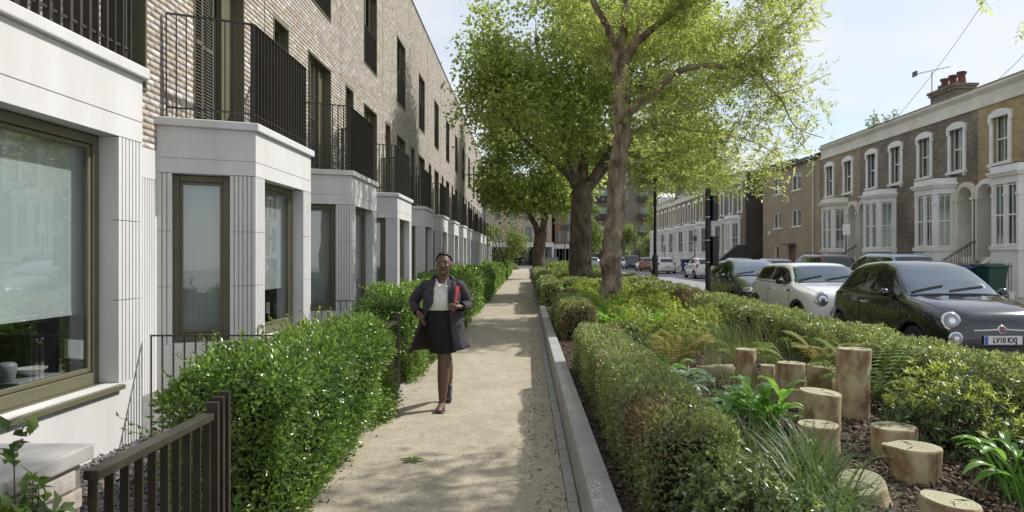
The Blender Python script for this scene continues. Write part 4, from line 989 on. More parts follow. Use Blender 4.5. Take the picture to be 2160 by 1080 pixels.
for i in range(9):
    t = i/8; c = Vector((.9-1.75*t, 0, 3.0-.38*t)); d = Vector((.1, .95, 0))*(.22+.05*i/8); MB().tube([c-d, c+d], .006, 4).build('element', M['lead'], an)
MB().box(-.9, -.86, -.2, .2, 2.5, 2.76).build('reflector', M['lead'], an)
# cables from a pole out of frame across the sky
for i, (p, q) in enumerate((((20.8, 29, 14.5), (18.6, 34.5, 8.45)), ((19.8, 24.5, 11.5), (18.6, 27.2, 8.45)))):
    p, q = Vector(p), Vector(q); pts = [p.lerp(q, t)-Vector((0, 0, .35*math.sin(t*math.pi))) for t in np.linspace(0, 1, 14)]
    tag(MB().tube(pts, .012, 4).build('telephone_wire', M['black_metal']), 'thin telephone wire slanting down to the roof ' + ('left of the chimney stack' if False else 'of the dark brick house with parapet plants' if i == 0 else 'of the yellow brick house'), 'wire')
# weeds on the parapet
# brown brick block of flats
blk = thing('flat_block', 'three storey brown brick block with small white windows beside the terrace', 'building', (18.5, 42.95, .12))
def FB(u, d, z): return (-d, u, z)
wu = [3.8, 7.3]; wins = [(u-.8, u+.8, z, z+1.15) for u in wu for z in (6.0, 3.5)]+[(7.1, 7.8, 1.05, 2.25), (4.0, 5.2, .0, 2.2)]
ub = sorted({0, 10.4}|{o[i] for o in wins for i in (0, 1)}); zb = sorted({0, 7.85}|{o[i] for o in wins for i in (2, 3)}); m = MB()
for a, b in zip(ub, ub[1:]):
    for c, d in zip(zb, zb[1:]):
        if any(o[0] < (a+b)/2 < o[1] and o[2] < (c+d)/2 < o[3] for o in wins): continue
        m.fbox(FB, a, b, -.3, 0, c, d)
m.box(.3, 8, 0.01, 10.39, 0, 7.8); m.build('wall', M['brick_block'], blk)
MB().prism(lambda p, u: FB(u, p[0], p[1]), [(.25, 7.851), (.25, 7.95), (-4, 9.3), (-8.2, 7.95), (-8.2, 7.851)], -.02, 10.45).build('roof', M['slate'], blk)
for a, b, c, d in wins[:-1]:
    f = MB(); t = .06
    f.fbox(FB, a, a+t, -.12, -.03, c, d); f.fbox(FB, b-t, b, -.12, -.03, c, d); f.fbox(FB, a+t, b-t, -.12, -.03, d-t, d); f.fbox(FB, a+t, b-t, -.12, -.03, c, c+t)
    if b-a > .8: f.fbox(FB, (a+b)/2-.04, (a+b)/2+.04, -.12, -.03, c+t, d-t)
    w_ = f.build('window', M['white_paint'], blk); MB().fbox(FB, a+t, b-t, -.10, -.09, c+t, d-t).build('pane', M['pane_dark'], w_); MB().fbox(FB, a+t, (a+b)/2+.1, -.2, -.19, c+t, d-t).build('net_curtain', M['curtain'], w_)
    MB().fbox(FB, a-.05, b+.05, -.05, .06, c-.07, c-.001).build('sill', M['white_paint'], w_)
pbr('door_brown', (.16, .09, .065), .6)
MB().fbox(FB, 4.02, 5.18, -.18, -.12, .0, 2.18).build('door', M['door_brown'], blk); MB().fbox(FB, 3.8, 5.4, .001, .5, 2.25, 2.35).build('door_canopy', M['lead'], blk)
MB().tube([FB(.9, .08, 0), FB(.9, .08, 7.8)], .05, 8).build('downpipe', M['stucco'], blk); MB().lathe([(.12, 0), (.12, .18), (.05, .24)], FB(8.7, .1, 3.1), 10).build('wall_lamp', M['white_paint'], blk)
MB().fbox(FB, 0, 10.4, .12, .26, 7.72, 7.84).build('gutter', M['lead'], blk)
# far flats at the end of the road
def far_block(label, x0, x1, y0, y1, h, brick, rows, cols, wwf=.4, base=None, balc=False, z0=3.2):
    b = thing('apartment_block', label, 'building', ((x0+x1)/2, y0, 0)); W2 = (x1-x0)/2
    MB().box(-W2, W2, 0, y1-y0, base or 0, h).build('wall', M[brick], b); MB().box(-W2-.1, W2+.1, -.1, y1-y0+.1, h, h+.3).build('parapet', M['lead'], b)
    if base: MB().box(-W2-.3, W2+.3, -.3, y1-y0, 0, base-.001).build('ground_storey', M['stone'], b)
    cw = 2*W2/cols; rh = (h-z0)/rows
    for r in range(rows):
        for c in range(cols):
            xc = -W2+cw*(c+.5); zc = z0+rh*(r+.45); hw, hh = cw*wwf/2, rh*.30
            f = MB().box(xc-hw-.06, xc+hw+.06, -.06, .0-.001, zc-hh-.06, zc+hh+.06).build('window', M['olive'], b); MB().box(xc-hw, xc+hw, -.08, -.061, zc-hh, zc+hh).build('pane', M['far_pane'], f)
            if balc and c % 2 == 0: MB().box(xc-hw-.5, xc+hw+.5, -1.2, -.09, zc-hh-.3, zc-hh+.7).build('balcony', M['bronze'], b)
    if base:
        for c in range(cols*3):
            xc = -W2+cw/3*(c+.5); MB().box(xc-.38, xc+.38, -.32, -.301, .3, base-.6).build('shopfront', M['darkglass'], b)
    return b
pbr('far_pane', (.16, .21, .24), .08, spec=.8)
far_block('tall buff brick flats with balconies closing off the far end of the road', 12, 31, 124, 136, 21, 'brick_flats', 6, 5, .42, None, True, 1.5)
far_block('pale brick building with white ground floor beyond the end of the path', -9, 3.4, 92, 104, 12, 'buff_far', 3, 6, .32, 3.4)
far_block('red brick building standing between the path end and the flats', 3.9, 6.4, 93, 106, 13, 'brick_red', 4, 2, .3, 3.2)
far_block('long low brick flats in the distance past the red brick building', -60, -10.2, 96, 108, 10, 'buff_far', 3, 16, .35)
far_block('brown brick flats filling the distance between the trees', 33, 75, 120, 134, 12, 'brick_flats', 4, 10, .4)
far_block('low brick building far down the road behind the parked cars', 6.8, 11.8, 135, 145, 8, 'brick_red', 3, 4, .4)
tag(MB().prism(lambda p, y: (p[0], y, p[1]), [(18.52, 0), (18.52, 8.4), (22.5, 9.2), (26.5, 7.8), (26.5, 0)], 22.74, 22.99).build('party_wall', M['brick_yellow']), 'yellow brick end wall closing the side of the yellow brick house', 'wall')
# ================================================================== CARS
def paint(name, col, metal=.0, rough=.28): return pbr(name, col, rough, metal=metal, coat=1.0)
paint('paint_black', (.004, .005, .010), 0, .15); paint('paint_silver', (.74, .75, .755), .0, .3); paint('paint_dark', (.012, .013, .014)); paint('paint_red', (.16, .012, .015)); paint('paint_blue', (.03, .06, .11)); paint('paint_white', (.72, .72, .72)); paint('paint_grey', (.26, .29, .32), .5); paint('paint_paleblue', (.32, .42, .48), .3); paint('paint_orange', (.22, .07, .03))
pbr('rubber', (.014, .014, .014), .8); pbr('alloy', (.42, .43, .44), .35, metal=.8); pbr('plastic_black', (.012, .012, .012), .5); pbr('chrome', (.75, .76, .78), .12, metal=1)
pbr('car_glass', (.012, .016, .018), .03, spec=1.0); pbr('screen_glass', (.045, .075, .105), .02, spec=1.0, coat=1.0)  # windscreen: bluish base colour stands in for sky reflection and haze
pbr('lamp_glass', (.24, .25, .26), .06, metal=.6, coat=1); pbr('lamp_red', (.28, .01, .01), .15, coat=1); pbr('plate_white', (.62, .62, .60), .4); pbr('plate_yellow', (.60, .42, .06), .4); pbr('plate_ink', (.01, .01, .01), .5); pbr('plate_blue', (.02, .10, .42), .4); pbr('seam', (.004, .004, .004), .8); pbr('lamp_inner', (.7, .72, .75), .1, metal=1)
def cr4(p0, p1, p2, p3, t): return .5*((2*p1)+(-p0+p2)*t+(2*p0-5*p1+4*p2-p3)*t*t+(-p0+3*p1-3*p2+p3)*t**3)
def car(name, label, group, spec, loc, rz, paintm, near=True, roofm=None):
    S = spec; Lc = S['L']; root = thing(name, label, 'car', loc, rz, group)
    f = {k: pchip(*zip(*S[k])) for k in ('top', 'belt', 'w', 'wt')}
    whl = S['wheels']; wr = S['wr']; arch = wr+.045; hw = max(p[1] for p in S['w'])
    def ctrl(y):
        w_, zl, zt, wt = f['w'](y), f['belt'](y), f['top'](y), f['wt'](y); zb = S.get('bot', .19); k = .86
        if y < .15 or y > Lc-.15: zb += .05
        for yc in whl:
            d = abs(y-yc)
            if d < arch: 
                za = wr+math.sqrt(max(0, arch*arch-d*d)); 
                if za > zb: zb = za; k = .985
        zl = max(zl, zb+.08); zt = max(zt, zl+.02); dr = min(.055, (zt-zl)*.45); h = zl-zb
        p6 = np.array([wt, zt-dr]); p4 = np.array([w_*.945, zl])
        return np.array([(w_*k, zb), (w_*(.975 if k < .9 else .995), zb+.12*h), (w_, zb+.5*h), (w_*.988, zl-.10*h), p4, p4*.45+p6*.55+[.012, 0], p6, (wt*.72, zt-.18*dr), (0, zt)])
    def surf(y, t):
        c = ctrl(y); i = min(int(t), 7); u = t-i
        g = lambda k: c[k] if k <= 8 else np.array([-c[16-k][0], c[16-k][1]])
        r = cr4(c[max(i-1, 0)], c[i], c[i+1], g(i+2), u); return np.array([r[0], y, r[1]])
    ys = sorted(set(np.round(np.concatenate([np.linspace(0, .3, 9), np.linspace(.3, Lc-.3, 52), np.linspace(Lc-.3, Lc, 9)]+[yc+arch*np.sin(np.linspace(-1.57, 1.57, 17)) for yc in whl]), 4)))
    ts = [0, .5, 1, 1.5, 2, 2.5, 3, 3.4, 3.8, 4, 4.3, 4.6, 5, 5.4, 5.8, 6, 6.3, 6.7, 7, 7.4, 8]
    rings = []
    for y in ys:
        h = [surf(y, t) for t in ts]; rings.append(h+[np.array([-p[0], p[1], p[2]]) for p in h[-2::-1]])
    m = MB(); m.loft(rings, 0, closed=False); n = len(rings[0]); m.f.append(tuple(range(n))[::-1]); m.m.append(0); e = (len(rings)-1)*n; m.f.append(tuple(e+k for k in range(n))); m.m.append(0)
    # roof panel colour split
    body = m.build('body', paintm, root, smooth=True)
    bvh = BVHTree.FromPolygons([Vector(v) for v in m.v], m.f)
    def patch(nm, y0, y1, t0, t1, side, mat, ny=12, ntt=8, off=.006, parent=None, trim=None):
        V = []; F = []
        for i in range(ny+1):
            y = y0+(y1-y0)*i/ny
            for j in range(ntt+1):
                t = t0+(t1-t0)*j/ntt; p = surf(y, t if t <= 8 else 16-t); 
                if t > 8: p = np.array([-p[0], p[1], p[2]])
                tt = min(t, 7.99) if t <= 8 else 16-t
                a = surf(min(y+.01, Lc), min(tt, 8))-surf(max(y-.01, 0), min(tt, 8)); b = surf(y, min(tt+.05, 8))-surf(y, max(tt-.05, 0)); nn = np.cross(b, a); nn = nn/max(np.linalg.norm(nn), 1e-9)
                if nn[0]*p[0] < 0 and abs(p[0]) > .05 and t <= 8 and abs(nn[0]) > .3: nn = -nn
                if abs(nn[0]) <= .3 and nn[2] < 0: nn = -nn
                if t > 8: nn = np.array([-nn[0], nn[1], nn[2]])
                p = p+nn*off; V.append((p[0]*side, p[1], p[2]))
        k = ntt+1
        for i in range(ny):
            for j in range(ntt): F.append((i*k+j, i*k+j+1, (i+1)*k+j+1, (i+1)*k+j))
        o = npmesh(nm, V, F, mat, parent or root, smooth=True); return o
    for side in (-1, 1):
        for (a, b) in S['side']: patch('side_window', a, b, 4.3, 5.72, side, M['car_glass'])
    patch('windscreen', *S['screen'], 6.18, 9.82, 1, M['screen_glass'], 14, 16)
    patch('rear_window', *S['rear'], 6.2, 9.8, 1, M['car_glass'], 12, 16)
    MB().box(-hw*.80, hw*.80, .25, Lc-.25, .16, .60).build('underbody', M['plastic_black'], root)
    if roofm: patch('roof_panel', S['screen'][1]+.06, S['rear'][0]-.02, 6.0, 10.0, 1, roofm, 14, 16, .004)
    # wheels
    wd = .19
    def wheel(x, y, sd):
        t = MB(); xo = x; 
        t.lathe([(wr*.62, -wd/2), (wr*.9, -wd/2), (wr*.985, -wd*.38), (wr, -wd*.2), (wr, wd*.2), (wr*.985, wd*.38), (wr*.9, wd/2), (wr*.62, wd/2)], (0, 0, 0), 28, 'x', cap=False)
        t = t.build('wheel', M['rubber'], root, smooth=True); t.location = (x, y, wr)
        r = MB(); r.lathe([(wr*.64, sd*(wd*.42)), (wr*.60, sd*wd*.40), (wr*.57, sd*wd*.1), (wr*.2, sd*wd*.05)], (0, 0, 0), 28, 'x', cap=False)
        r = r.build('rim', M['alloy'], t, smooth=True)
        q = MB(); q.lathe([(wr*.16, sd*wd*.2), (wr*.15, sd*wd*.44), (.001, sd*wd*.47)], (0, 0, 0), 12, 'x')
        for i in range(5):
            a = i*2*math.pi/5; c, s_ = math.cos(a), math.sin(a); c2, s2 = -s_, c
            def W(r_, o_, h): return (sd*h, c*r_+c2*o_, s_*r_+s2*o_)
            q.hexa([W(wr*.1, -.035, wd*.25), W(wr*.62, -.05, wd*.25), W(wr*.62, .05, wd*.25), W(wr*.1, .035, wd*.25), W(wr*.1, -.025, wd*.43), W(wr*.62, -.035, wd*.40), W(wr*.62, .035, wd*.40), W(wr*.1, .025, wd*.43)])
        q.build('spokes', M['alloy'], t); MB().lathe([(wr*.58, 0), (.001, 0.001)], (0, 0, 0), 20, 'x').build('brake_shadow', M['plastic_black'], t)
    for yc in whl:
        for sd in (-1, 1): wheel(sd*(hw-.12), yc, sd)
    def hit(o, d):
        r = bvh.ray_cast(Vector(o), Vector(d)); return (r[0], r[1]) if r[0] is not None else (None, None)
    def dome(nm, x, z, r, depth, mat, front=True, sx=1, sz=1, parent=None, blend=.6, off=0):
        p, nn = hit((x, -2 if front else Lc+2, z), (0, 1 if front else -1, 0))
        if p is None: return None
        fw_ = Vector((0, -1 if front else 1, 0)); nn = nn if nn.dot(fw_) > 0 else -nn; nn = (nn*blend+fw_*(1-blend)).normalized()
        q = MB(); q.lathe([(r, -.02), (r, depth*.3), (r*.85, depth*.75), (r*.5, depth*.95), (.001, depth)], (0, 0, 0), 24, 'z')
        q.v = [(v[0]*sx, v[1]*sz, v[2]) for v in q.v]
        o = q.build(nm, mat, parent or root, smooth=True)
        zx = nn; xx = Vector((0, 0, 1)).cross(zx).normalized(); yy = zx.cross(xx)
        mt = Matrix((xx, yy, zx)).transposed().to_4x4(); mt.translation = p+nn*off; o.matrix_local = mt; return o
    def strip(nm, pts, d, r, mat, off=.003, flat=1.0):
        P = []
        for a, b in zip(pts, pts[1:]):
            for t in np.linspace(0, 1, 8)[:-1]: P.append(Vector(a).lerp(Vector(b), t))
        P.append(Vector(pts[-1])); out_ = []
        for p in P:
            h_, nn = hit(p-Vector(d)*3, d)
            if h_ is not None:
                nn = nn if nn.dot(Vector(d)) < 0 else -nn; out_.append(h_+nn*off)
        if len(out_) > 2: return MB().tube(out_, r, 5, flat=flat).build(nm, mat, root)
    def plate(front, z, txt, w_=.52, mat='plate_white'):
        p, nn = hit((0, -2 if front else Lc+2, z), (0, 1 if front else -1, 0)); y = p.y+(-.02 if front else .02); sg = -1 if front else 1
        b = MB().box(-w_/2, w_/2, y, y+sg*.012, z-.057, z+.057).build('number_plate', M[mat], root, bevel=.003)
        if txt:
            t = text_mesh(txt, .098, 'registration', M['plate_ink'], b, .0035, .82); t.rotation_euler = (R(90), 0, 0 if front else math.pi); t.location = (.022*(1 if front else -1), y+sg*.0135, z-.003)
            MB().box(-w_/2+.004, -w_/2+.048, y+sg*.0122, y+sg*.0135, z-.052, z+.052).build('plate_badge', M['plate_blue'], b)
        return b
    def mirror(sd, y, z, sz=1):
        x = sd*(f['w'](y)*.95); q = MB()
        for i in range(9):
            a = -1+2*i/8; r_ = math.sqrt(max(0, 1-a*a))
            q_ = [(x+sd*(.12+.085*a*sz), y-.005+.05*r_*math.cos(k)*sz, z+.062*r_*math.sin(k)*sz) for k in np.linspace(0, 2*math.pi, 13)[:-1]]
            if i == 0: rr_ = []
            rr_.append(q_)
        q.loft(rr_); o = q.build('door_mirror', S.get('mirror') or paintm, root, smooth=True)
        MB().hexa([(x-sd*.03, y-.03, z-.07), (x+sd*.09, y-.02, z-.05), (x+sd*.09, y+.02, z-.05), (x-sd*.03, y+.04, z-.07), (x-sd*.03, y-.03, z-.035), (x+sd*.09, y-.02, z-.015), (x+sd*.09, y+.02, z-.015), (x-sd*.03, y+.04, z-.035)]).build('mirror_arm', M['plastic_black'], o)
    for sd in (-1, 1):
        yy = S['screen'][0]+.28; mirror(sd, yy, f['belt'](yy)+.07)
        if near:
            for yd in S['doors']: strip('door_seam', [(0, yd, .3), (0, yd, f['belt'](yd)+.0)], (-sd, 0, 0), .004, M['seam'], .0015)
            strip('sill_seam', [(0, S['doors'][0], .33), (0, S['doors'][-1], .33)], (-sd, 0, 0), .003, M['seam'], .0015)
            strip('waist_trim', [(0, S['side'][0][0]+.1, f['belt'](S['side'][0][0])+.02), (0, S['side'][-1][1]-.1, f['belt'](S['side'][-1][1])+.02)], (-sd, 0, 0), .007, M['plastic_black'], .004)
            yh = S['doors'][-1]-.16; zh = f['belt'](yh)-.14; p, nn = hit((sd*3, yh, zh), (-sd, 0, 0))
            if p is not None: MB().box(p.x-sd*.01, p.x+sd*.03, yh-.09, yh+.09, zh-.014, zh+.014).build('door_handle', S.get('handle') or paintm, root, bevel=.008, seg=2)
    if near:
        strip('bonnet_seam', [(-.9*f['wt'](S['screen'][0]), S['screen'][0]-.03, 0), (.9*f['wt'](S['screen'][0]), S['screen'][0]-.03, 0)], (0, 0, -1), .012, M['plastic_black'], .004)
        for sd in (-1, 1): strip('bonnet_edge', [(sd*f['w'](.25)*.80, .25, 0), (sd*f['w'](S['screen'][0]-.05)*.86, S['screen'][0]-.06, 0)], (0, 0, -1), .0035, M['seam'], .001)
        y0 = S['screen'][0]+.05
        for (a, b) in ((-.05, .50), (-.62, -.10)): strip('wiper', [(a, y0, 0), (b, y0+.10, 0)], (0, 0, -1), .011, M['plastic_black'], .022)
    S['extra'](dict(root=root, dome=dome, strip=strip, plate=plate, hit=hit, L=Lc, f=f, hw=hw, patch=patch))
    return root
def ex_fiat(k):
    for sd in (-1, 1):
        for nm, x, z, r in (('headlight', .60, .70, .118), ('fog_lamp', .585, .475, .085)):
            o = k['dome'](nm+'_bezel', sd*x, z, r*1.09, .02, M['chrome'], sx=1, blend=.45); o2 = k['dome'](nm, sd*x, z, r*.90, .022, M['lamp_glass'], blend=.45, off=.008)
            k['dome'](nm+'_reflector', sd*x, z, r*.42, .012, M['lamp_inner'], blend=.45, off=.022)
    k['strip']('chrome_bar', [(-.37, 0, .585), (-.06, 0, .60)], (0, 1, 0), .013, M['chrome'], .01); k['strip']('chrome_bar', [(.06, 0, .60), (.37, 0, .585)], (0, 1, 0), .013, M['chrome'], .01)
    k['dome']('badge_ring', 0, .60, .058, .012, M['chrome'], blend=.3, off=.004); k['dome']('badge', 0, .60, .046, .008, M['paint_red'], blend=.3, off=.013)
    k['plate'](True, .462, 'LV10 KXJ', .50)
    p, _ = k['hit']((0, -2, .34), (0, 1, 0)); 
    k['strip']('lower_grille', [(-.50, 0, .345), (.50, 0, .345)], (0, 1, 0), .042, M['plastic_black'], -.008)
    k['strip']('bumper_lip', [(-.56, 0, .275), (.56, 0, .275)], (0, 1, 0), .012, M['paint_black'], .012); k['strip']('bumper_line', [(-.62, 0, .40), (.62, 0, .40)], (0, 1, 0), .004, M['seam'], .002)
    k['strip']('bonnet_front_seam', [(-.48, 0, .735), (0, 0, .705), (.48, 0, .735)], (0, 1, 0), .0035, M['seam'], .001)
    for sd in (-1, 1):
        q, nn = k['hit']((sd*3, .72, .72), (-sd, 0, 0))
        if q: MB().lathe([(.022, -.005), (.02, .012), (.001, .018)], (0, 0, 0), 12, 'x').build('side_repeater', M['lamp_glass'], k['root']).location = q
def ex_mini(k):
    for sd in (-1, 1):
        k['dome']('headlight_bezel', sd*.62, .735, .155, .025, M['chrome'], blend=.5, sx=.92); k['dome']('headlight', sd*.62, .735, .132, .028, M['lamp_glass'], blend=.5, off=.010, sx=.92); k['dome']('headlight_reflector', sd*.62, .735, .07, .014, M['lamp_inner'], blend=.5, off=.03)
        k['dome']('fog_lamp', sd*.60, .36, .06, .015, M['lamp_glass'], blend=.4)
    for i, z in enumerate((.40, .445, .49, .535, .58)): k['strip']('grille_slat', [(-.44+.03*abs(i-2), 0, z), (.44-.03*abs(i-2), 0, z)], (0, 1, 0), .020, M['plastic_black'], .004)
    k['strip']('grille_surround', [(-.46, 0, .38), (-.49, 0, .49), (-.42, 0, .615), (.42, 0, .615), (.49, 0, .49), (.46, 0, .38), (-.46, 0, .38)], (0, 1, 0), .014, M['chrome'], .012)
    k['plate'](True, .33, None); k['dome']('badge', 0, .70, .04, .012, M['chrome'], blend=.3)
    for sd in (-1, 1):
        for yc in (.72, 3.2):
            pts = [(0, yc+.385*math.cos(a), .30+.385*math.sin(a)) for a in np.linspace(.1, 3.04, 9)]; k['strip']('arch_trim', pts, (-sd, 0, 0), .03, M['plastic_black'], .002)
        k['strip']('side_scuttle', [(0, 1.12, .86), (0, 1.22, .86)], (-sd, 0, 0), .022, M['plastic_black'], .002)
def ex_hatch(k):
    for sd in (-1, 1):
        o = k['dome']('headlight', sd*.62, .70, .14, .03, M['lamp_glass'], sx=1.25, sz=.62, blend=.75); k['dome']('headlight_reflector', sd*.60, .70, .06, .02, M['lamp_inner'], blend=.7, off=.02)
    k['strip']('lower_grille', [(-.5, 0, .38), (.5, 0, .38)], (0, 1, 0), .06, M['plastic_black'], -.01); k['plate'](True, .47, None); k['dome']('badge', 0, .66, .045, .01, M['chrome'], blend=.3)
def ex_rear(yellow=True, rails=False):
    def g(k):
        for sd in (-1, 1): k['dome']('tail_light', sd*k['hw']*.80, .88, .11, .02, M['lamp_red'], front=False, sx=.75, sz=1.5, blend=.6)
        k['plate'](False, .72 if not yellow else .62, None, .52, 'plate_yellow'); k['strip']('rear_bumper', [(-.6, 0, .42), (.6, 0, .42)], (0, -1, 0), .03, M['plastic_black'], .0)
        if rails:
            for sd in (-1, 1): k['strip']('roof_rail', [(sd*.52, k['L']*.42, 0), (sd*.52, k['L']*.85, 0)], (0, 0, -1), .018, M['plastic_black'], .05)
    return g
FIAT = dict(L=3.55, wr=.295, wheels=(.70, 3.0), bot=.2, top=[(0, .60), (.05, .72), (.18, .83), (.5, .925), (.92, 1.0), (1.3, 1.24), (1.62, 1.425), (2.0, 1.50), (2.5, 1.475), (2.95, 1.37), (3.25, 1.15), (3.45, .90), (3.55, .68)],
 belt=[(0, .50), (.05, .60), (.18, .74), (.5, .85), (.92, .93), (2, .985), (3, 1.0), (3.3, .90), (3.55, .56)], w=[(0, .50), (.04, .60), (.12, .69), (.3, .76), (.6, .80), (1, .815), (2.6, .815), (3.1, .77), (3.4, .68), (3.55, .52)],
 wt=[(0, .40), (.2, .56), (.5, .64), (.92, .69), (1.3, .64), (1.62, .575), (2.5, .56), (3, .53), (3.4, .5), (3.55, .4)], screen=(.98, 1.58), rear=(2.95, 3.34), side=[(1.12, 2.16), (2.22, 2.95)], doors=(.98, 2.2), extra=ex_fiat, handle=M['chrome'])
MINI = dict(L=3.82, wr=.30, wheels=(.72, 3.2), bot=.2, top=[(0, .62), (.04, .76), (.15, .86), (.6, .96), (1.12, 1.02), (1.4, 1.22), (1.62, 1.36), (2.0, 1.42), (3.1, 1.40), (3.45, 1.33), (3.62, 1.10), (3.76, .88), (3.82, .6)],
 belt=[(0, .52), (.04, .66), (.15, .78), (.6, .88), (1.12, .95), (3.2, 1.0), (3.6, .95), (3.82, .5)], w=[(0, .58), (.04, .68), (.12, .76), (.35, .83), (.8, .86), (3.1, .86), (3.6, .80), (3.76, .70), (3.82, .6)],
 wt=[(0, .48), (.2, .62), (.6, .68), (1.12, .73), (1.4, .68), (1.65, .63), (3.1, .62), (3.5, .60), (3.82, .5)], screen=(1.16, 1.6), rear=(3.43, 3.66), side=[(1.28, 2.3), (2.36, 3.35)], doors=(1.12, 2.34), extra=ex_mini, handle=M['chrome'], mirror=M['plastic_black'])
HATCH = dict(L=4.03, wr=.30, wheels=(.82, 3.36), bot=.2, top=[(0, .55), (.04, .64), (.2, .76), (.8, .95), (1.15, 1.04), (1.6, 1.28), (1.95, 1.41), (2.3, 1.47), (3.2, 1.43), (3.6, 1.28), (3.9, .95), (4.03, .62)],
 belt=[(0, .45), (.04, .55), (.2, .68), (.8, .86), (1.15, .93), (3.2, 1.02), (3.7, .98), (4.03, .52)], w=[(0, .52), (.04, .62), (.15, .72), (.4, .80), (.9, .86), (3.2, .87), (3.7, .80), (3.95, .68), (4.03, .58)],
 wt=[(0, .42), (.2, .55), (.8, .68), (1.15, .73), (1.6, .66), (2.0, .60), (3.2, .58), (3.7, .55), (4.03, .46)], screen=(1.2, 1.9), rear=(3.5, 3.85), side=[(1.4, 2.4), (2.46, 3.5)], doors=(1.2, 2.43, 3.3), extra=ex_hatch)
HATCHR = dict(HATCH, extra=ex_rear()); 
ESTATE = dict(HATCH, L=4.35, wheels=(.85, 3.55), top=[(0, .6), (.04, .7), (.2, .84), (.8, 1.0), (1.1, 1.08), (1.5, 1.38), (1.85, 1.58), (2.2, 1.66), (3.7, 1.64), (4.0, 1.55), (4.22, 1.15), (4.35, .7)], belt=[(0, .5), (.04, .6), (.2, .74), (.8, .92), (1.15, .98), (3.6, 1.06), (4.1, 1.04), (4.35, .55)],
 w=[(0, .55), (.04, .65), (.15, .75), (.4, .82), (.9, .88), (3.7, .88), (4.1, .84), (4.28, .76), (4.35, .68)], wt=[(0, .45), (.2, .58), (.8, .7), (1.15, .75), (1.6, .69), (2.0, .64), (3.7, .63), (4.1, .62), (4.35, .55)], screen=(1.12, 1.8), rear=(4.0, 4.22), side=[(1.3, 2.4), (2.46, 3.3), (3.36, 3.98)], doors=(1.2, 2.43, 3.3), extra=ex_rear(rails=True))
CG = 'cars parked along the kerbs'
RZ_ = .03
car('parked_car', 'black rounded small car with number plate LV10 KXJ and round headlights', CG, FIAT, (6.27, 9.0, RZ_), 0, M['paint_black'])
car('parked_car', 'silver white small car with black roof, round headlights and oval grille', CG, MINI, (6.31, 13.05, RZ_), 0, M['paint_silver'], roofm=M['paint_silver'])
car('parked_car', 'black hatchback with slanted headlights parked behind the signpost', CG, HATCH, (6.33, 17.3, RZ_), 0, M['paint_dark'])
def away(label, spec, x, yrear, pm, near=False): return car('parked_car', label, CG, spec, (x, yrear+spec['L'], RZ_), math.pi, pm, near)
away('dark red people carrier with roof rails parked before the terraced houses', ESTATE, 12.6, 27.3, M['paint_red'])
away('pale blue grey estate with roof rails parked beyond the black rounded car', ESTATE, 12.55, 21.8, M['paint_paleblue'])
away('silver grey hatchback half hidden behind the small silver white car', HATCHR, 12.6, 33.2, M['paint_grey'])
away('blue grey hatchback seen over the roof of the black hatchback', HATCHR, 12.6, 39.0, M['paint_paleblue'])
away('white hatchback parked in front of the dark stair wall', HATCHR, 12.4, 46.5, M['paint_white'])
away('white hatchback parked beside the blue and green bins', HATCHR, 12.3, 59.5, M['paint_white'])
away('rusty red hatchback tucked in front of the dark blue people carrier', HATCHR, 12.4, 69.0, M['paint_orange'])
away('dark blue people carrier parked near the distant flats', ESTATE, 12.6, 80.0, M['paint_blue'])
away('small pale silver car at the far end of the road', HATCHR, 12.9, 92.0, M['paint_paleblue'])
away('silver blue hatchback glimpsed between the two thick trunks', HATCHR, 7.9, 80.0, M['paint_grey'])
# ================================================================== BED: logs, stones, mulch, plants
def speck(name, mats, n, area, zf, size, label=None, parent=None, tilt=.5, asp=.5, thick=.25, kind='stuff'):
    x0, x1, y0, y1 = area; t = rng.uniform(0, 1, n); P = np.stack([rng.uniform(x0, x1, n), y0+(y1-y0)*t**1.35, np.zeros(n)], 1); P[:, 2] = zf+rng.uniform(0, size*.5, n)
    s = size*rng.uniform(.45, 1.3, n)[:, None]; Nn = unit_rows(np.array([0, 0, 1.])+rng.normal(size=(n, 3))*tilt); D = unit_rows(np.cross(Nn, rng.normal(size=(n, 3)))); S = np.cross(Nn, D)
    a = asp*rng.uniform(.5, 1.3, n)[:, None]; j = rng.uniform(.6, 1.1, (n, 4, 1)); h = Nn*s*thick*.5
    c = np.stack([P-D*s*.5-S*s*a*.5, P+D*s*.5-S*s*a*.4, P+D*s*.45+S*s*a*.5, P-D*s*.4+S*s*a*.45], 1); c = P[:, None]+(c-P[:, None])*j
    V = np.concatenate([c+h[:, None], c-h[:, None]], 1).reshape(-1, 3); o = (np.arange(n)*8)[:, None]
    F = np.concatenate([o+[0, 1, 2, 3], o+[0, 4, 5, 1], o+[1, 5, 6, 2], o+[2, 6, 7, 3], o+[3, 7, 4, 0]], 1).reshape(-1, 4)
    ob = npmesh(name, V, F, mats, parent); ob['kind'] = kind
    if label: ob['label'] = label
    return ob
def chips(name, cols, rough=.9):
    m = brick_island(name, cols); return m
chips('mulch', [(.06, .042, .032), (.14, .10, .075), (.22, .165, .13), (.09, .065, .05), (.32, .26, .21), (.17, .125, .095), (.12, .09, .07)])
chips('slatechips', [(.10, .105, .11), (.22, .22, .22), (.05, .05, .055), (.32, .31, .30), (.14, .14, .15), (.28, .20, .15)])
chips('litter', [(.07, .045, .025), (.12, .08, .04), (.05, .035, .02), (.09, .065, .04)])
speck('bark_mulch', M['mulch'], 26000, (.5, 3.75, 2.2, 13), .203, .042, 'brown bark mulch covering the planting bed', tilt=.55)
speck('slate_gravel', M['slatechips'], 5200, (-3.38, -2.3, 2.6, 6.4), 0.0, .038, 'grey slate chippings between the bay and the hedge', tilt=.45)
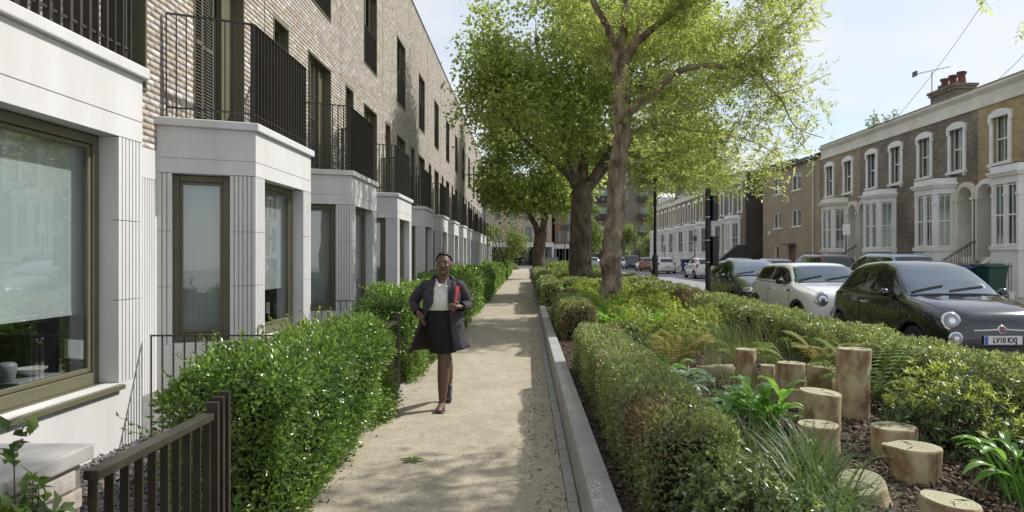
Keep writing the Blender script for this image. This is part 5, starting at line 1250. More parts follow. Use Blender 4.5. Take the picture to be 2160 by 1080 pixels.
speck('leaf_litter', M['litter'], 900, (.02, .26, 2.4, 26), .002, .022, 'dry brown litter gathered along the low wall', tilt=.2, thick=.1)
speck('leaf_litter', M['litter'], 380, (-1.49, -1.28, 3.5, 26), .002, .024, 'dry brown litter gathered under the hedges', tilt=.2, thick=.1)
speck('leaf_litter', M['litter'], 160, (-1.3, .05, 2.6, 26), .002, .016, 'scattered dry bits on the open path', tilt=.2, thick=.1)
pbr('logbark', (.52, .43, .27), .9, (.25, .145, .075), 1.0, 8.5, 7, bump=.5, bscale=28, bdist=.012, stretch=(1, 1, .6))
def cutm():
    m = pbr('logcut', (.43, .40, .27), .9, (.31, .295, .185), .6, 5, 8, bump=.4, bscale=45, bdist=.006); t = m.node_tree; L = t.links.new; b = t.nodes['Principled BSDF']; src = b.inputs['Base Color'].links[0].from_socket
    tc = N(t, 'ShaderNodeTexCoord'); w_ = N(t, 'ShaderNodeTexWave', wave_type='RINGS', rings_direction='Z'); w_.inputs['Scale'].default_value = 14; w_.inputs['Distortion'].default_value = 2.5; w_.inputs['Detail'].default_value = 3; L(tc.outputs['Object'], w_.inputs['Vector'])
    mr = N(t, 'ShaderNodeMapRange'); mr.inputs['To Min'].default_value = .78; mr.inputs['To Max'].default_value = 1.06; L(w_.outputs['Fac'], mr.inputs['Value'])
    mu = N(t, 'ShaderNodeMix', data_type='RGBA', blend_type='MULTIPLY'); mu.inputs['Factor'].default_value = 1; L(src, mu.inputs['A']); L(mr.outputs[0], mu.inputs['B']); L(mu.outputs['Result'], b.inputs['Base Color']); return m
cutm()
pbr('crack', (.05, .035, .02), .95)
def log(label, x, y, r, ztop, lean=(0, 0), tilt=(0, 0), bulge=0, spout=None, flare=.1, seed=1, curve=0, ell=1.0):
    root = thing('log_stump', label, 'log', (x, y, .2), 0, 'upright log stepping stumps in the planting bed'); h = ztop-.2; n = 30; a = np.arange(n)*2*math.pi/n
    base = 1+.035*snoise(np.stack([np.cos(a), np.sin(a), a*0+seed], 1), 2.2, seed)+.015*snoise(np.stack([np.cos(a), np.sin(a), a*0], 1), 6, seed+1)
    rings = []; k = 11; top = None
    for i in range(k+1):
        t = i/k; z = -.04+(h+.04)*t; rr = r*base*(1+flare*(1-t)**3+.02*snoise(np.stack([np.cos(a)*.5, np.sin(a)*.5, a*0+t*h*3], 1), 4, seed+2))
        if bulge: rr = rr*(1+bulge*np.exp(-((t-.55)/.18)**2))
        if spout is not None:
            d = np.angle(np.exp(1j*(a-spout))); rr = rr*(1+.42*np.exp(-(d/.33)**2)*max(0, (t-.35)/.65)**1.3)
        cx, cy = lean[0]*t+curve*math.sin(t*math.pi), lean[1]*t
        px_, py_ = cx+np.cos(a)*rr, cy+np.sin(a)*rr*ell
        zz = z+(px_-cx)*tilt[0]*t+(py_-cy)*tilt[1]*t
        rings.append(np.stack([px_, py_, zz], 1))
    ch_ = rings[-1]; cc = ch_.mean(0); rings[-1] = ch_.copy(); 
    m = MB(); m.loft([list(map(tuple, q)) for q in rings], 0, True, False)
    lip = cc+(ch_-cc)*.965+[0, 0, .010]; m.loft([list(map(tuple, ch_)), list(map(tuple, lip))], 0, True, False); m.build('bark_side', M['logbark'], root, smooth=True)
    c = MB(); rr2 = [lip, cc+(lip-cc)*.7+[0, 0, .003], cc+(lip-cc)*.35+[0, 0, .002]]; c.loft([list(map(tuple, q-cc)) for q in rr2], 0, True, False); b = len(c.v); c.v.append((0, 0, .010)); e = b-n
    for i in range(n): c.f.append((e+i, e+(i+1) % n, b)); c.m.append(0)
    o = c.build('cut_face', M['logcut'], root, smooth=True); o.location = tuple(cc)
    ck = MB(); th = seed*1.3
    for q in range(2): 
        an = th+q*2.1; p0 = np.array([math.cos(an), math.sin(an)])*r*.15; p1 = np.array([math.cos(an), math.sin(an)])*r*.85
        def zz_(p): return p[0]*tilt[0]+p[1]*tilt[1]+.012
        ck.tube([(p0[0], p0[1], zz_(p0)), ((p0[0]+p1[0])/2+.008, (p0[1]+p1[1])/2, zz_((p0+p1)/2)), (p1[0], p1[1], zz_(p1)-.002)], [.001, .003, .002], 4)
    ck.build('drying_crack', M['crack'], o)
    return root
log('tallest slightly bowed log standing in front of the roadside hedge', 2.84, 5.9, .137, .79, (.0, 0), (.0, -.03), 0, None, -.12, 3, -.018)
log('broad pale log with slanted mossy top and split side', 2.36, 5.5, .158, .50, (.01, 0), (-.08, .02), 0, None, .02, 4)
log('round log with flat top carrying a few twigs beside the grass', 2.02, 4.72, .138, .43, (0, 0), (0, 0), 0, None, .03, 5)
log('log with rough flaking bark half veiled by grass stems', 2.46, 6.35, .128, .60, (.0, 0), (0, -.03), .03, None, .02, 6)
log('pale log partly hidden behind the slanted topped log', 2.98, 6.9, .135, .48, (0, 0), (-.06, 0), 0, None, .03, 7)
log('mossy slim log rising from the tall grass', 2.36, 7.35, .108, .59, (.0, 0), (0, 0), 0, None, .05, 8)
log('short slim log next to the mossy slim log', 2.53, 7.15, .075, .45, (0, 0), (0, 0), 0, None, .05, 9)
log('low wide log with a cracked top behind the spouted log', 2.58, 4.78, .152, .40, (0, 0), (.02, -.02), 0, None, .0, 10)
log('low log whose top juts out like a spout', 2.42, 4.28, .150, .40, (.02, 0), (.0, -.02), 0, 2.85, -.16, 11)
log('stubby log with its cut top tilted toward the path', 1.95, 3.92, .135, .305, (-.05, -.03), (.16, .22), 0, None, .14, 12)
log('low log with a flat dark rimmed top amid bark mulch', 2.06, 3.32, .125, .405, (0, 0), (-.10, .0), 0, None, .0, 13, ell=1.1)
pbr('boulder', (.36, .31, .23), .9, (.26, .22, .17), .6, 4, 8, bump=.6, bscale=14, bdist=.03)
def boulder(label, x, y, rx, ry, rz, seed):
    bm = bmesh.new(); bmesh.ops.create_icosphere(bm, subdivisions=4, radius=1)
    for v in bm.verts:
        p = np.array(v.co); k = 1+.16*float(snoise(p, 2.0, seed))+.05*float(snoise(p, 6, seed)); v.co = Vector((p[0]*rx*k, p[1]*ry*k, min(p[2], .55+.05*p[0])*rz*k*1.3))
    me = bpy.data.meshes.new('boulder'); bm.to_mesh(me); bm.free(); me.materials.append(M['boulder'])
    for p in me.polygons: p.use_smooth = True
    o = bpy.data.objects.new('boulder', me); C.objects.link(o); o.location = (x, y, .22); return tag(o, label, 'stone', 'buff boulders among the ferns')
boulder('flat buff boulder beside the rusty ferns near the box hedge', 1.78, 8.4, .20, .2, .20, 1)
boulder('flat buff boulder nearer the slim mossy log', 2.2, 7.95, .24, .2, .15, 2)
# ---------------------------------------------------------------- plant builders
def rootv(name, label, cat, x, y, z=.2, group=None): return thing(name, label, cat, (x, y, z), 0, group)
def fern(label, x, y, n, ln, mat, seed, group=None):
    global rng
    rng = np.random.default_rng(seed); root = rootv('fern', label, 'fern', x, y, .2, group); VV, FF, k = [], [], 0; m = MB()
    for i in range(n):
        a = 2*math.pi*i/n+rng.uniform(-.3, .3); L_ = ln*rng.uniform(.7, 1.1); up = rng.uniform(1.5, 2.3); pts = []
        for t in np.linspace(0, 1, 15): pts.append(np.array([math.cos(a)*L_*t*.75, math.sin(a)*L_*t*.75, up*L_*t*.75-L_*.75*t**2.4]))
        m.tube(pts, [.004]*14+[.001], 3, cap=False); pts = np.array(pts); T = unit_rows(np.gradient(pts, axis=0)); sd = np.array([-math.sin(a), math.cos(a), 0])
        tt = np.linspace(.12, .99, 22)
        for s_ in (-1, 1):
            P = np.stack([np.interp(tt, np.linspace(0, 1, 15), pts[:, c]) for c in range(3)], 1); D = np.stack([np.interp(tt, np.linspace(0, 1, 15), T[:, c]) for c in range(3)], 1)*.45+sd*s_-np.array([0, 0, .25])
            l2 = L_*.24*np.sin(np.clip(tt*.95+.08, 0, 1)*math.pi)**.7+.008; U = np.tile([0, 0, 1.], (len(P), 1)); V, F = leaves(P, D, U, l2, .026*L_/.5, .1, .1); VV.append(V); FF.append(F+k); k += len(V)
    m.build('stalks', M['leaf_fern'], root)['kind'] = 'stuff'; npmesh('fronds', np.concatenate(VV), np.concatenate(FF), mat, root)['kind'] = 'stuff'; return root
def grass(label, x, y, n, ln, wd, mat, seed, droop=.45, spread=.10, group=None, up=1.5, name='grass_clump'):
    r = np.random.default_rng(seed); root = rootv(name, label, 'grass', x, y, .2, group); a = r.uniform(0, 6.28, n); P = np.stack([r.normal(0, spread, n), r.normal(0, spread, n), np.zeros(n)], 1)
    D = np.stack([np.cos(a)*r.uniform(.1, 1, n), np.sin(a)*r.uniform(.1, 1, n), np.full(n, up)], 1); V, F = blades(P, D, ln*r.uniform(.5, 1.15, n), wd*r.uniform(.6, 1.2, n), droop*r.uniform(.3, 1.3, n), 5)
    npmesh('blades', V, F, mat, root)['kind'] = 'stuff'; return root
def broad(label, x, y, n, ln, wr, mat, seed, group=None, stem=.25, flat=.5, name='broadleaf_plant'):
    r = np.random.default_rng(seed); root = rootv(name, label, 'plant', x, y, .2, group); VV, FF, k = [], [], 0; m = MB()
    for i in range(n):
        a = r.uniform(0, 6.28); hh = stem*r.uniform(.4, 1.2); b = np.array([r.normal(0, .06), r.normal(0, .06), 0]); d = np.array([math.cos(a), math.sin(a), 0]); top = b+d*hh*.5+[0, 0, hh]; m.tube([b, (b+top)/2+[0, 0, .02], top], [.006, .005, .004], 4, cap=False)
        L_ = ln*r.uniform(.6, 1.15); sd = np.array([-d[1], d[0], 0]); up = r.uniform(flat*.5, flat*1.5); nseg = 7; V = []
        for j in range(nseg+1):
            t = j/nseg; c = top+d*L_*t+np.array([0, 0, up*L_*t-L_*(.55+up*.3)*t*t]); w_ = L_*wr*math.sin(min(1, t*.92+.06)*math.pi)**.75*.5+.001
            for q in (-1, -.5, 0, .5, 1): V.append(c+sd*w_*q+np.array([0, 0, (abs(q)-.3)*w_*.45]))
        F = [(j*5+q, j*5+q+1, j*5+q+6, j*5+q+5) for j in range(nseg) for q in range(4)]; VV.append(np.array(V)); FF.append(np.array(F)+k); k += len(V)
    m.build('leaf_stalks', M['leaf_broad'], root)['kind'] = 'stuff'; npmesh('leaf_blades', np.concatenate(VV), np.concatenate(FF), mat, root, smooth=True)['kind'] = 'stuff'; return root
def shrub(label, x, y, rx, ry, h, n, ls, wr, mat, seed, group=None, tips=None, z=.2, name='shrub', upw=.5, whorl=6):
    r = np.random.default_rng(seed); root = rootv(name, label, 'shrub', x, y, z, group); ns_ = n//whorl; d = unit_rows(r.normal(size=(ns_, 3))); d[:, 2] = np.abs(d[:, 2])*1.0+.02; q = r.uniform(.35, 1, ns_)**.4
    c = d*q[:, None]*np.array([rx, ry, h]); c *= (1+.16*snoise(c, 6/max(rx, .1), seed))[:, None]; ax = unit_rows(c/np.array([rx, ry, h])+np.array([0, 0, upw])+r.normal(size=c.shape)*.25)
    P = np.repeat(c, whorl, 0)+r.normal(size=(ns_*whorl, 3))*ls*.12; A = np.repeat(ax, whorl, 0); D = unit_rows(A*.75+unit_rows(r.normal(size=A.shape))*.8); V, F = leaves(P, D, A+r.normal(size=A.shape)*.1, ls*r.uniform(.6, 1.2, len(P)), ls*wr*1.0, .2, .2)
    mats = [mat]; mi = None
    if tips is not None: mats = [mat, tips]; mi = np.repeat(np.repeat((c[:, 2] > h*.45) & (r.random(ns_) < .55), whorl).astype(int), 4)
    npmesh('foliage', V, F, mats, root, mi=mi)['kind'] = 'stuff'; m = MB()
    for i in range(0, ns_, max(1, ns_//70)): m.tube([(c[i][0]*.15, c[i][1]*.15, 0), tuple(c[i]*[.6, .6, .5]), tuple(c[i])], [.006, .004, .002], 4, cap=False)
    m.build('stems', M['twig'], root)['kind'] = 'stuff'; return root
def moved(src, x, y, s=1, rz=0, label=None, z=.2):
    o = copy_tree(src); o.location = (x, y, z); o.scale = (s, s, s); o.rotation_euler = (0, 0, rz)
    if label: o['label'] = label
    return o
# near bed
shrub('dark glossy rounded shrub at the near end of the box hedge', .98, 3.05, .34, .36, .50, 5200, .045, .42, M['leaf_dark'], 71, upw=.9, tips=M['leaf_box'])
for i, (x, y, n, l_) in enumerate(((1.38, 3.25, 420, .58), (1.55, 3.75, 460, .62), (1.72, 4.25, 420, .58), (1.45, 4.6, 300, .5))):
    grass('arching dark green grass clump ' + ('between the glossy rounded shrub and the tilted log', 'beside the stubby tilted log', 'beside the round log with twigs', 'below the bright broad leaved plants')[i], x, y, n, l_, .012, M['leaf_grass'], 80+i, .75, .08, None, 1.25)
broad('glaucous broad leaved plant spilling over the box hedge', 1.42, 6.5, 26, .22, .55, M['leaf_glaucous'], 90, None, .28); broad('glaucous broad leaved plant beside the bright green one', 1.72, 5.9, 24, .2, .55, M['leaf_glaucous'], 91, None, .26)
broad('bright green upright broad leaved plant next to the slanted log', 1.86, 5.25, 40, .19, .36, M['leaf_broad'], 92, None, .30, 1.2); broad('bright green broad leaved plant close to the box hedge', 1.5, 5.35, 30, .2, .4, M['leaf_broad'], 93, None, .26, .8)
broad('light green broad leaved plant between box hedge and ferns', 1.45, 7.25, 24, .2, .42, M['leaf_broad'], 99, None, .24, .7)
broad('bright hellebore with broad fingered leaves by the yellow tipped shrub', 2.78, 3.85, 26, .22, .30, M['leaf_broad'], 94, None, .26, .9)
shrub('yellow tipped evergreen shrub in front of the roadside hedge', 3.08, 5.0, .42, .40, .62, 3600, .065, .26, M['leaf_dark'], 95, tips=M['leaf_tip'], upw=.9); shrub('lower yellow tipped shrub beside the hellebore', 3.2, 4.25, .34, .34, .44, 2200, .065, .26, M['leaf_dark'], 96, tips=M['leaf_tip'], upw=.9)
f1 = fern('rusty yellow fern beside the flat boulders', 1.62, 7.75, 13, .62, M['leaf_fern_rust'], 101); fern('green fern behind the tallest log', 3.2, 6.35, 13, .68, M['leaf_fern'], 102); f2 = fern('light green fern before the pale hidden log', 2.95, 7.5, 12, .62, M['leaf_fern'], 103)
fern('rusty fern behind the flat boulders', 1.95, 8.6, 12, .62, M['leaf_fern_rust'], 104); fern('tawny fern against the roadside hedge', 3.35, 7.5, 13, .68, M['leaf_fern_rust'], 105); fern('pale green fern amid the tall straw grass', 2.7, 8.6, 11, .52, M['leaf_fern'], 106); fern('small fern at the foot of the roadside hedge', 3.35, 5.95, 9, .38, M['leaf_fern'], 107)
s1 = grass('tall straw coloured grass ', 2.35, 8.2, 130, .62, .005, M['leaf_straw'], 110, .3, .16, 'tall straw grasses among the bed plants', 2.2, 'straw_grass'); s1['label'] = 'tall straw coloured grass standing among the bed plants'
for x, y, s in ((2.15, 7.3, .8), (2.9, 9.0, 1), (2.5, 9.8, 1.05), (3.1, 10.6, 1), (2.2, 6.6, .7), (2.8, 12.2, 1.1), (3.2, 13.4, 1.1), (3.3, 9.6, 1)): moved(s1, x, y, s, x*7)
shrub('dark evergreen dome near the far end of the near box hedge', 1.42, 9.7, .36, .36, .44, 3000, .055, .36, M['leaf_dark'], 120, tips=M['leaf_box'])
e1 = shrub('leafy green perennial mound in the middle bed', 2.3, 10.4, .5, .5, .48, 2600, .085, .30, M['leaf_fern'], 121, 'leafy mounds in the middle of the bed', tips=M['leaf_tip'])
for i, (x, y, s) in enumerate(((1.75, 11.0, .9), (2.75, 11.3, 1), (1.9, 12.6, 1), (2.6, 13.4, 1.1), (1.55, 14.2, 1), (2.9, 14.8, 1.1), (2.2, 15.6, 1.1), (1.4, 16.8, 1), (3.1, 17.2, 1.2), (2.5, 18.6, 1.2), (1.5, 19.6, 1.1), (3.0, 20.6, 1.2), (2.0, 21.4, 1.2), (3.3, 12.4, .9))): moved(e1, x, y, s, i*1.7)
b1 = broad('bright broad leaved perennial beyond the box hedge', 1.5, 12.0, 46, .24, .36, M['leaf_broad'], 131, 'bright broad leaved perennials near the slender tree', .34, .9)
for i, (x, y, s) in enumerate(((1.35, 13.2, 1), (1.75, 15.2, 1.1), (2.45, 16.2, 1.0), (1.3, 15.6, 1), (1.25, 18.2, 1.2), (2.5, 12.0, .9))): moved(b1, x, y, s, i*2.1)
g1 = grass('soft green grass tuft ', 1.75, 9.3, 300, .5, .008, M['leaf_grass'], 140, .45, .1, 'soft grass tufts through the bed'); g1['label'] = 'soft green grass tuft growing through the bed'
for i, (x, y, s) in enumerate(((2.9, 10.0, 1), (2.0, 11.8, 1), (1.95, 13.9, 1.1), (2.3, 16.7, 1.1), (2.75, 16.6, 1), (1.8, 17.4, 1), (3.4, 11.2, .9), (2.15, 6.15, .7), (2.75, 6.4, .7))): moved(g1, x, y, s, i*1.3)
far_veg = shrub('low planting mound between the thick trunks', 2.0, 25.5, .9, .9, .6, 2200, .15, .35, M['leaf_box'], 150, 'low planting mounds far along the bed', tips=M['leaf_fern'])
for i, (x, y, s) in enumerate(((3.2, 25, 1), (1.8, 30, 1.1), (3.2, 29.5, 1.1), (2.2, 34, 1.2), (3.4, 33.8, 1.1), (2.0, 39, 1.2), (3.5, 38.5, 1.2), (2.4, 44, 1.3), (3.8, 44, 1.3), (2.5, 51, 1.4), (4.0, 52, 1.4), (1.8, 58, 1.4), (3.5, 60, 1.4), (2.2, 67, 1.5), (4.0, 69, 1.5), (-2.6, 74, 1.2), (-1.9, 80, 1.2))): moved(far_veg, x, y, s, i*1.9, z=.2 if x > 0 else 0)
# foreground shrub by the pier and sprigs
shrub('small glossy leaved shrub overlapping the brick pier', -1.49, 2.02, .10, .17, .98, 1300, .06, .5, M['leaf_dark'], 160, z=0, upw=.4, tips=M['leaf_hedge'], whorl=4)
sp1 = thing('hedge_sprig', 'two thin leafy sprigs poking out over the slate chippings', 'plant', (-2.85, 5.35, 0)); m = MB(); VV = []; FF = []; k = 0
for (dx_, dz_) in ((-.28, .36), (-.22, .26)):
    p0 = np.array([.25, 0, .02]); p1 = np.array([dx_, -.1, dz_]); m.tube([p0, (p0+p1)/2+[0, 0, .03], p1], [.004, .003, .002], 4); tt = np.linspace(.3, 1, 8)[:, None]; P = p0*(1-tt)+p1*tt; D = np.tile(p1-p0, (8, 1))*2+rng.normal(size=(8, 3))*.5; V, F = leaves(P, D, np.tile([0, -1., .3], (8, 1)), .055, .02); VV.append(V); FF.append(F+k); k += len(V)
m.build('stems', M['twig'], sp1)['kind'] = 'stuff'; npmesh('leaf_blades', np.concatenate(VV), np.concatenate(FF), M['leaf_hedge'], sp1)['kind'] = 'stuff'
# fallen leaf sprig on the path
fl = thing('fallen_leaf', 'fallen green leaf lying flat on the open path', 'leaf', (-.88, 5.32, .004)); V, F = leaves(np.zeros((5, 3))+[0, 0, .01], np.array([[1, .1, .02], [.3, .9, .05], [-.8, .4, .04], [.5, -.7, .04], [-.6, -.5, .05]], float), np.tile([0, 0, 1.], (5, 1)), np.array([.11, .09, .1, .08, .09]), .05, .15, .1); npmesh('leaf_lobe', V, F, M['leaf_hedge'], fl)['kind'] = 'stuff'; MB().tube([(0, 0, .008), (-.05, .02, .012), (-.11, .03, .006)], .003, 4).build('stalk', M['twig'], fl)
# parapet weeds
for i, (y, n, h) in enumerate(((36.4, 260, .85), (34.6, 120, .5))): shrub('weed growing on the parapet ' + ('above the dark brick house' if i == 0 else 'nearer the chimney stack'), 18.5, y, .35, .5, h, n, .16, .35, M['leaf_far'], 170+i, z=8.4, name='parapet_weed')
# ---------------------------------------------------------------- street furniture
lp = thing('lamp_post', 'tall black street lamp post with a thick base and single arm', 'lamp post', (4.68, 24.8, .16))
MB().lathe([(.13, -.1), (.13, .06), (.105, .1), (.105, 1.42), (.09, 1.48), (.055, 1.5)], n=20).build('base', M['black_metal'], lp, smooth=False); MB().lathe([(.058, 1.5), (.05, 6.9), (.055, 6.91), (.055, 7.0), (.02, 7.02)], n=16).build('pole', M['black_metal'], lp, smooth=True)
MB().tube([(.03, 0, 6.72), (.5, 0, 6.78), (1.0, 0, 6.84)], .024, 8).build('arm', M['black_metal'], lp); MB().loft([[(.75, -.06, 6.82), (.75, .06, 6.82), (.75, .05, 6.9), (.75, -.05, 6.9)], [(.95, -.14, 6.80), (.95, .14, 6.80), (.95, .1, 6.93), (.95, -.1, 6.93)], [(1.45, -.12, 6.86), (1.45, .12, 6.86), (1.45, .08, 6.95), (1.45, -.08, 6.95)]]).build('lantern', M['black_metal'], lp); MB().box(1.0, 1.4, -.09, .09, 6.795, 6.80).build('lens', M['lamp_glass'], lp)
ps = thing('sign_post', 'thick black signpost with two dark sign boxes beside the black hatchback', 'sign', (4.72, 17.7, .16))
MB().lathe([(.075, -.1), (.075, 3.15), (.06, 3.2), (.001, 3.21)], n=16).build('post', M['black_metal'], ps, smooth=False)
for z0, z1, w_ in ((2.35, 3.0, .14), (1.18, 1.95, .16)): 
    b = MB().box(.075, .075+w_, -.16, .16, z0, z1).build('sign_box', M['black_metal'], ps, bevel=.01)
    for zz in (z0+.1, z1-.1): MB().lathe([(.079, zz-.012), (.079, zz+.012)], n=16).build('clamp_band', M['metal_light'], b)
def pole(label, x, y, h, r, plate=None, mat='black_metal', pm='metal_light', name='sign_post'):
    p = thing(name, label, 'sign' if plate else 'post', (x, y, .1)); MB().lathe([(r, -.1), (r, h), (r*.5, h+.02)], n=10).build('post', M[mat], p)
    if plate: MB().box(-plate[0]/2, plate[0]/2, -r-.02, -r-.005, h-plate[1], h).build('sign_plate', M[pm], p)
    return p
pole('thin grey pole with small white parking sign before the terraced houses', 14.05, 30.0, 2.9, .03, (.32, .48), 'lead', 'white_paint'); pole('slim black pole behind the thick plane tree', 3.75, 40, 3.4, .06, None, name='street_pole'); pole('grey pole with blank grey plate near the end of the path', 3.4, 60, 4.2, .05, (.7, .5), 'lead', 'lead')
pole('slim grey pole by the far blue and green bins', 14.2, 57.5, 3.2, .035, (.3, .45), 'lead', 'lead'); pole('slim pole before the white far terrace', 14.2, 70, 3.0, .035, (.3, .4), 'lead', 'white_paint')
fl2 = thing('lamp_post', 'distant grey street lamp in front of the tall flats', 'lamp post', (14.3, 90, .15)); MB().lathe([(.09, 0), (.06, 7)], n=8).build('pole', M['lead'], fl2); MB().tube([(0, 0, 7), (-.6, 0, 7.2), (-1.8, 0, 7.2)], .04, 6).build('arm', M['lead'], fl2)
cabn = thing('utility_cabinet', 'grey utility cabinet standing in the bed beyond the forked tree', 'cabinet', (2.3, 62, .2)); MB().box(-.55, .55, -.2, .2, 0, 1.25).build('cabinet_body', M['metal_cab'] if 'metal_cab' in M else pbr('metal_cab', (.36, .36, .38), .6), cabn, bevel=.02); MB().box(-.57, .57, -.22, .22, 1.25, 1.3).build('cabinet_lid', M['metal_cab'], cabn)
def bin_(label, x, y, col, sc=1.0, group='wheelie bins on the far pavement'):
    m = M.get('bin_'+col) or pbr('bin_'+col, {'green': (.012, .055, .035), 'blue': (.012, .05, .16)}[col], .5); r = thing('wheelie_bin', label, 'bin', (x, y, .145), random.uniform(-.2, .2), group); r.scale = (sc,)*3
    MB().loft([[(-.22, -.24, .06), (.22, -.24, .06), (.22, .24, .06), (-.22, .24, .06)], [(-.29, -.33, .95), (.29, -.33, .95), (.29, .33, .95), (-.29, .33, .95)]]).build('tub', m, r, bevel=.02); MB().prism(lambda p, x_: (x_, p[0], p[1]), [(-.36, .951), (.36, .951), (.36, 1.0), (0, 1.07), (-.36, 1.0)], -.31, .31).build('lid', m, r, bevel=.015)
    for sx in (-1, 1): MB().lathe([(.1, sx*.20), (.1, sx*.26)], (0, .27, .1), 14, 'x').build('wheel', M['rubber'], r)
    MB().tube([(-.2, .38, .93), (.2, .38, .93)], .018, 6).build('handle', m, r)
bin_('large dark green wheelie bin by the yellow brick house', 15.75, 23.1, 'green', 1.12); bin_('blue topped wheelie bin behind the large green bin', 15.2, 23.9, 'blue', 1.05); bin_('dark green wheelie bin next to the large green bin', 16.0, 24.1, 'green', 1.1)
bin_('blue wheelie bin beside the far parked white hatchback', 14.35, 61.5, 'blue', 1.1); bin_('green wheelie bin beside the far blue bin', 14.75, 60.2, 'green', 1.15); bin_('green wheelie bin standing past the far blue bin', 14.95, 59.3, 'green', 1.15); bin_('dark green wheelie bin near the dark stair wall', 15.0, 52.5, 'green', 1.1)
# ================================================================== PERSON
pbr('skin', (.115, .062, .042), .5, (.135, .075, .05), .5, 9, bump=.1, bscale=90, bdist=.002); pbr('hair', (.008, .007, .007), .45, bump=.4, bscale=120); pbr('coat', (.030, .026, .034), .85, (.042, .036, .046), .5, 6, bump=.55, bscale=26, bdist=.012); pbr('skirt', (.008, .008, .009), .9, bump=.2, bscale=200, bdist=.002); pbr('blouse', (.70, .70, .64), .75, (.60, .60, .55), .4, 5, bump=.5, bscale=22, bdist=.012)
pbr('folder_red', (.42, .045, .045), .5); pbr('shoe', (.014, .016, .02), .4); pbr('eyewhite', (.22, .19, .17), .4); pbr('lips', (.13, .055, .05), .45); pbr('nail', (.32, .20, .16), .4); pbr('button', (.5, .5, .47), .4)
pe = thing('person', 'woman in dark open coat, white blouse and black skirt walking with a red folder', 'person', (-.89, 7.1, 0))
def ell(m, c, r, n=16, k=10):
    rings = []
    for i in range(k+1):
        a = -math.pi/2+math.pi*i/k; a = max(min(a, 1.5), -1.5); rings.append([(c[0]+r[0]*math.cos(a)*math.cos(b), c[1]+r[1]*math.cos(a)*math.sin(b), c[2]+r[2]*math.sin(a)) for b in np.arange(n)*2*math.pi/n])
    return m.loft(rings)
def oval(c, rx, ry, n=24, f=None): return [(c[0]+rx*math.cos(b)*(f(b) if f else 1), c[1]+ry*math.sin(b)*(f(b) if f else 1), c[2]) for b in np.arange(n)*2*math.pi/n]
B = MB(); H = (.035, -.015, 1.525)
ell(B, H, (.074, .092, .108), 20, 14); ell(B, (H[0], H[1]-.028, H[2]-.060), (.058, .060, .055)); ell(B, (H[0], H[1]-.072, H[2]-.098), (.026, .022, .020))
ell(B, (H[0]-.002, H[1]-.096, H[2]-.018), (.016, .018, .026), 10, 6); ell(B, (H[0], H[1]-.102, H[2]-.034), (.021, .015, .012), 10, 6)
for s in (-1, 1): ell(B, (H[0]+s*.076, H[1]+.012, H[2]-.012), (.012, .022, .032), 10, 6); ell(B, (H[0]+s*.034, H[1]-.070, H[2]-.030), (.024, .020, .022), 10, 6); ell(B, (H[0]+s*.030, H[1]-.082, H[2]+.022), (.026, .012, .010), 10, 6)
B.tube([(.02, .03, 1.28), (.025, .015, 1.37), (.033, .005, 1.46)], [.070, .056, .055], 14)
B.loft([oval((.02, .01, .86), .17, .125), oval((.015, .01, .95), .172, .128), oval((.01, 0, 1.05), .150, .120), oval((.012, -.005, 1.13), .155, .128), oval((.018, 0, 1.22), .168, .125), oval((.02, .01, 1.29), .165, .085), oval((.02, .015, 1.335), .085, .06)])
# legs: front leg planted, rear leg trailing
B.tube([(.045, 0, .88), (.042, -.02, .70), (.036, -.045, .50), (.032, -.02, .36), (.022, .0, .20), (.016, .012, .085), (.010, -.005, .05)], [.098, .090, .062, .064, .050, .036, .036], 16)
B.tube([(-.025, .02, .86), (0, .06, .68), (.045, .12, .50), (.042, .25, .40), (.040, .37, .29), (.038, .45, .21), (.038, .44, .16)], [.098, .088, .062, .062, .048, .036, .034], 16)
B.tube([(.012, .02, .045), (.006, -.06, .045), (.0, -.14, .030), (-.003, -.185, .026)], [.034, .036, .036, .022], 12, flat=.8); B.tube([(.038, .45, .17), (.038, .41, .09), (.038, .36, .04)], [.034, .036, .030], 12)
# arms
SL = [(-.150, .01, 1.280), (-.235, .04, 1.20), (-.285, .055, 1.115), (-.255, -.02, 1.055), (-.215, -.085, 1.015)]; SR = [(.190, .01, 1.280), (.245, .03, 1.19), (.268, .045, 1.10), (.265, -.06, 1.085), (.222, -.15, 1.085)]
B.tube(SL, [.055, .050, .042, .038, .028], 12); B.tube(SR, [.055, .050, .042, .038, .028], 12)
def hand(base, d, side, curl, thumb_side):
    base = Vector(base); d = Vector(d).normalized(); s = Vector(side).normalized(); s = (s-d*s.dot(d)).normalized(); nrm = d.cross(s)
    B.tube([base-d*.015, base+d*.03, base+d*.075], [.027, .034, .034], 12, flat=.62)
    for i, ln in enumerate((.068, .078, .072, .056)):
        p = base+d*.078+s*(-.028+.0185*i); q = d; pts = [p-q*.02]; 
        for k, fr in enumerate((.42, .33, .25)):
            pts.append(pts[-1]+q*(ln*fr+(.02 if k == 0 else 0))); q = (Matrix.Rotation(curl*(.7+.25*k), 3, s) @ q).normalized()
        B.tube(pts, [.0098, .0095, .0088, .007], 8)
    t = s*thumb_side; p = base+d*.022+t*.026; B.tube([p, p+(t*.6+d*.8).normalized()*.035, p+(t*.35+d).normalized()*.062], [.0125, .011, .0085], 8)
hand((-.213, -.088, 1.012), (.55, -.25, -.8), (.2, .9, .1), .35, -1); hand((.220, -.152, 1.085), (-.75, -.62, .02), (.0, .15, -1), .75, -1)
body = B.build('body', M['skin'], pe, smooth=True); md = body.modifiers.new('r', 'REMESH'); md.mode = 'VOXEL'; md.voxel_size = .0065; md.use_smooth_shade = True; sm = body.modifiers.new('s', 'SMOOTH'); sm.iterations = 3; sm.factor = .5; bake(body)
for p in body.data.polygons: p.use_smooth = True
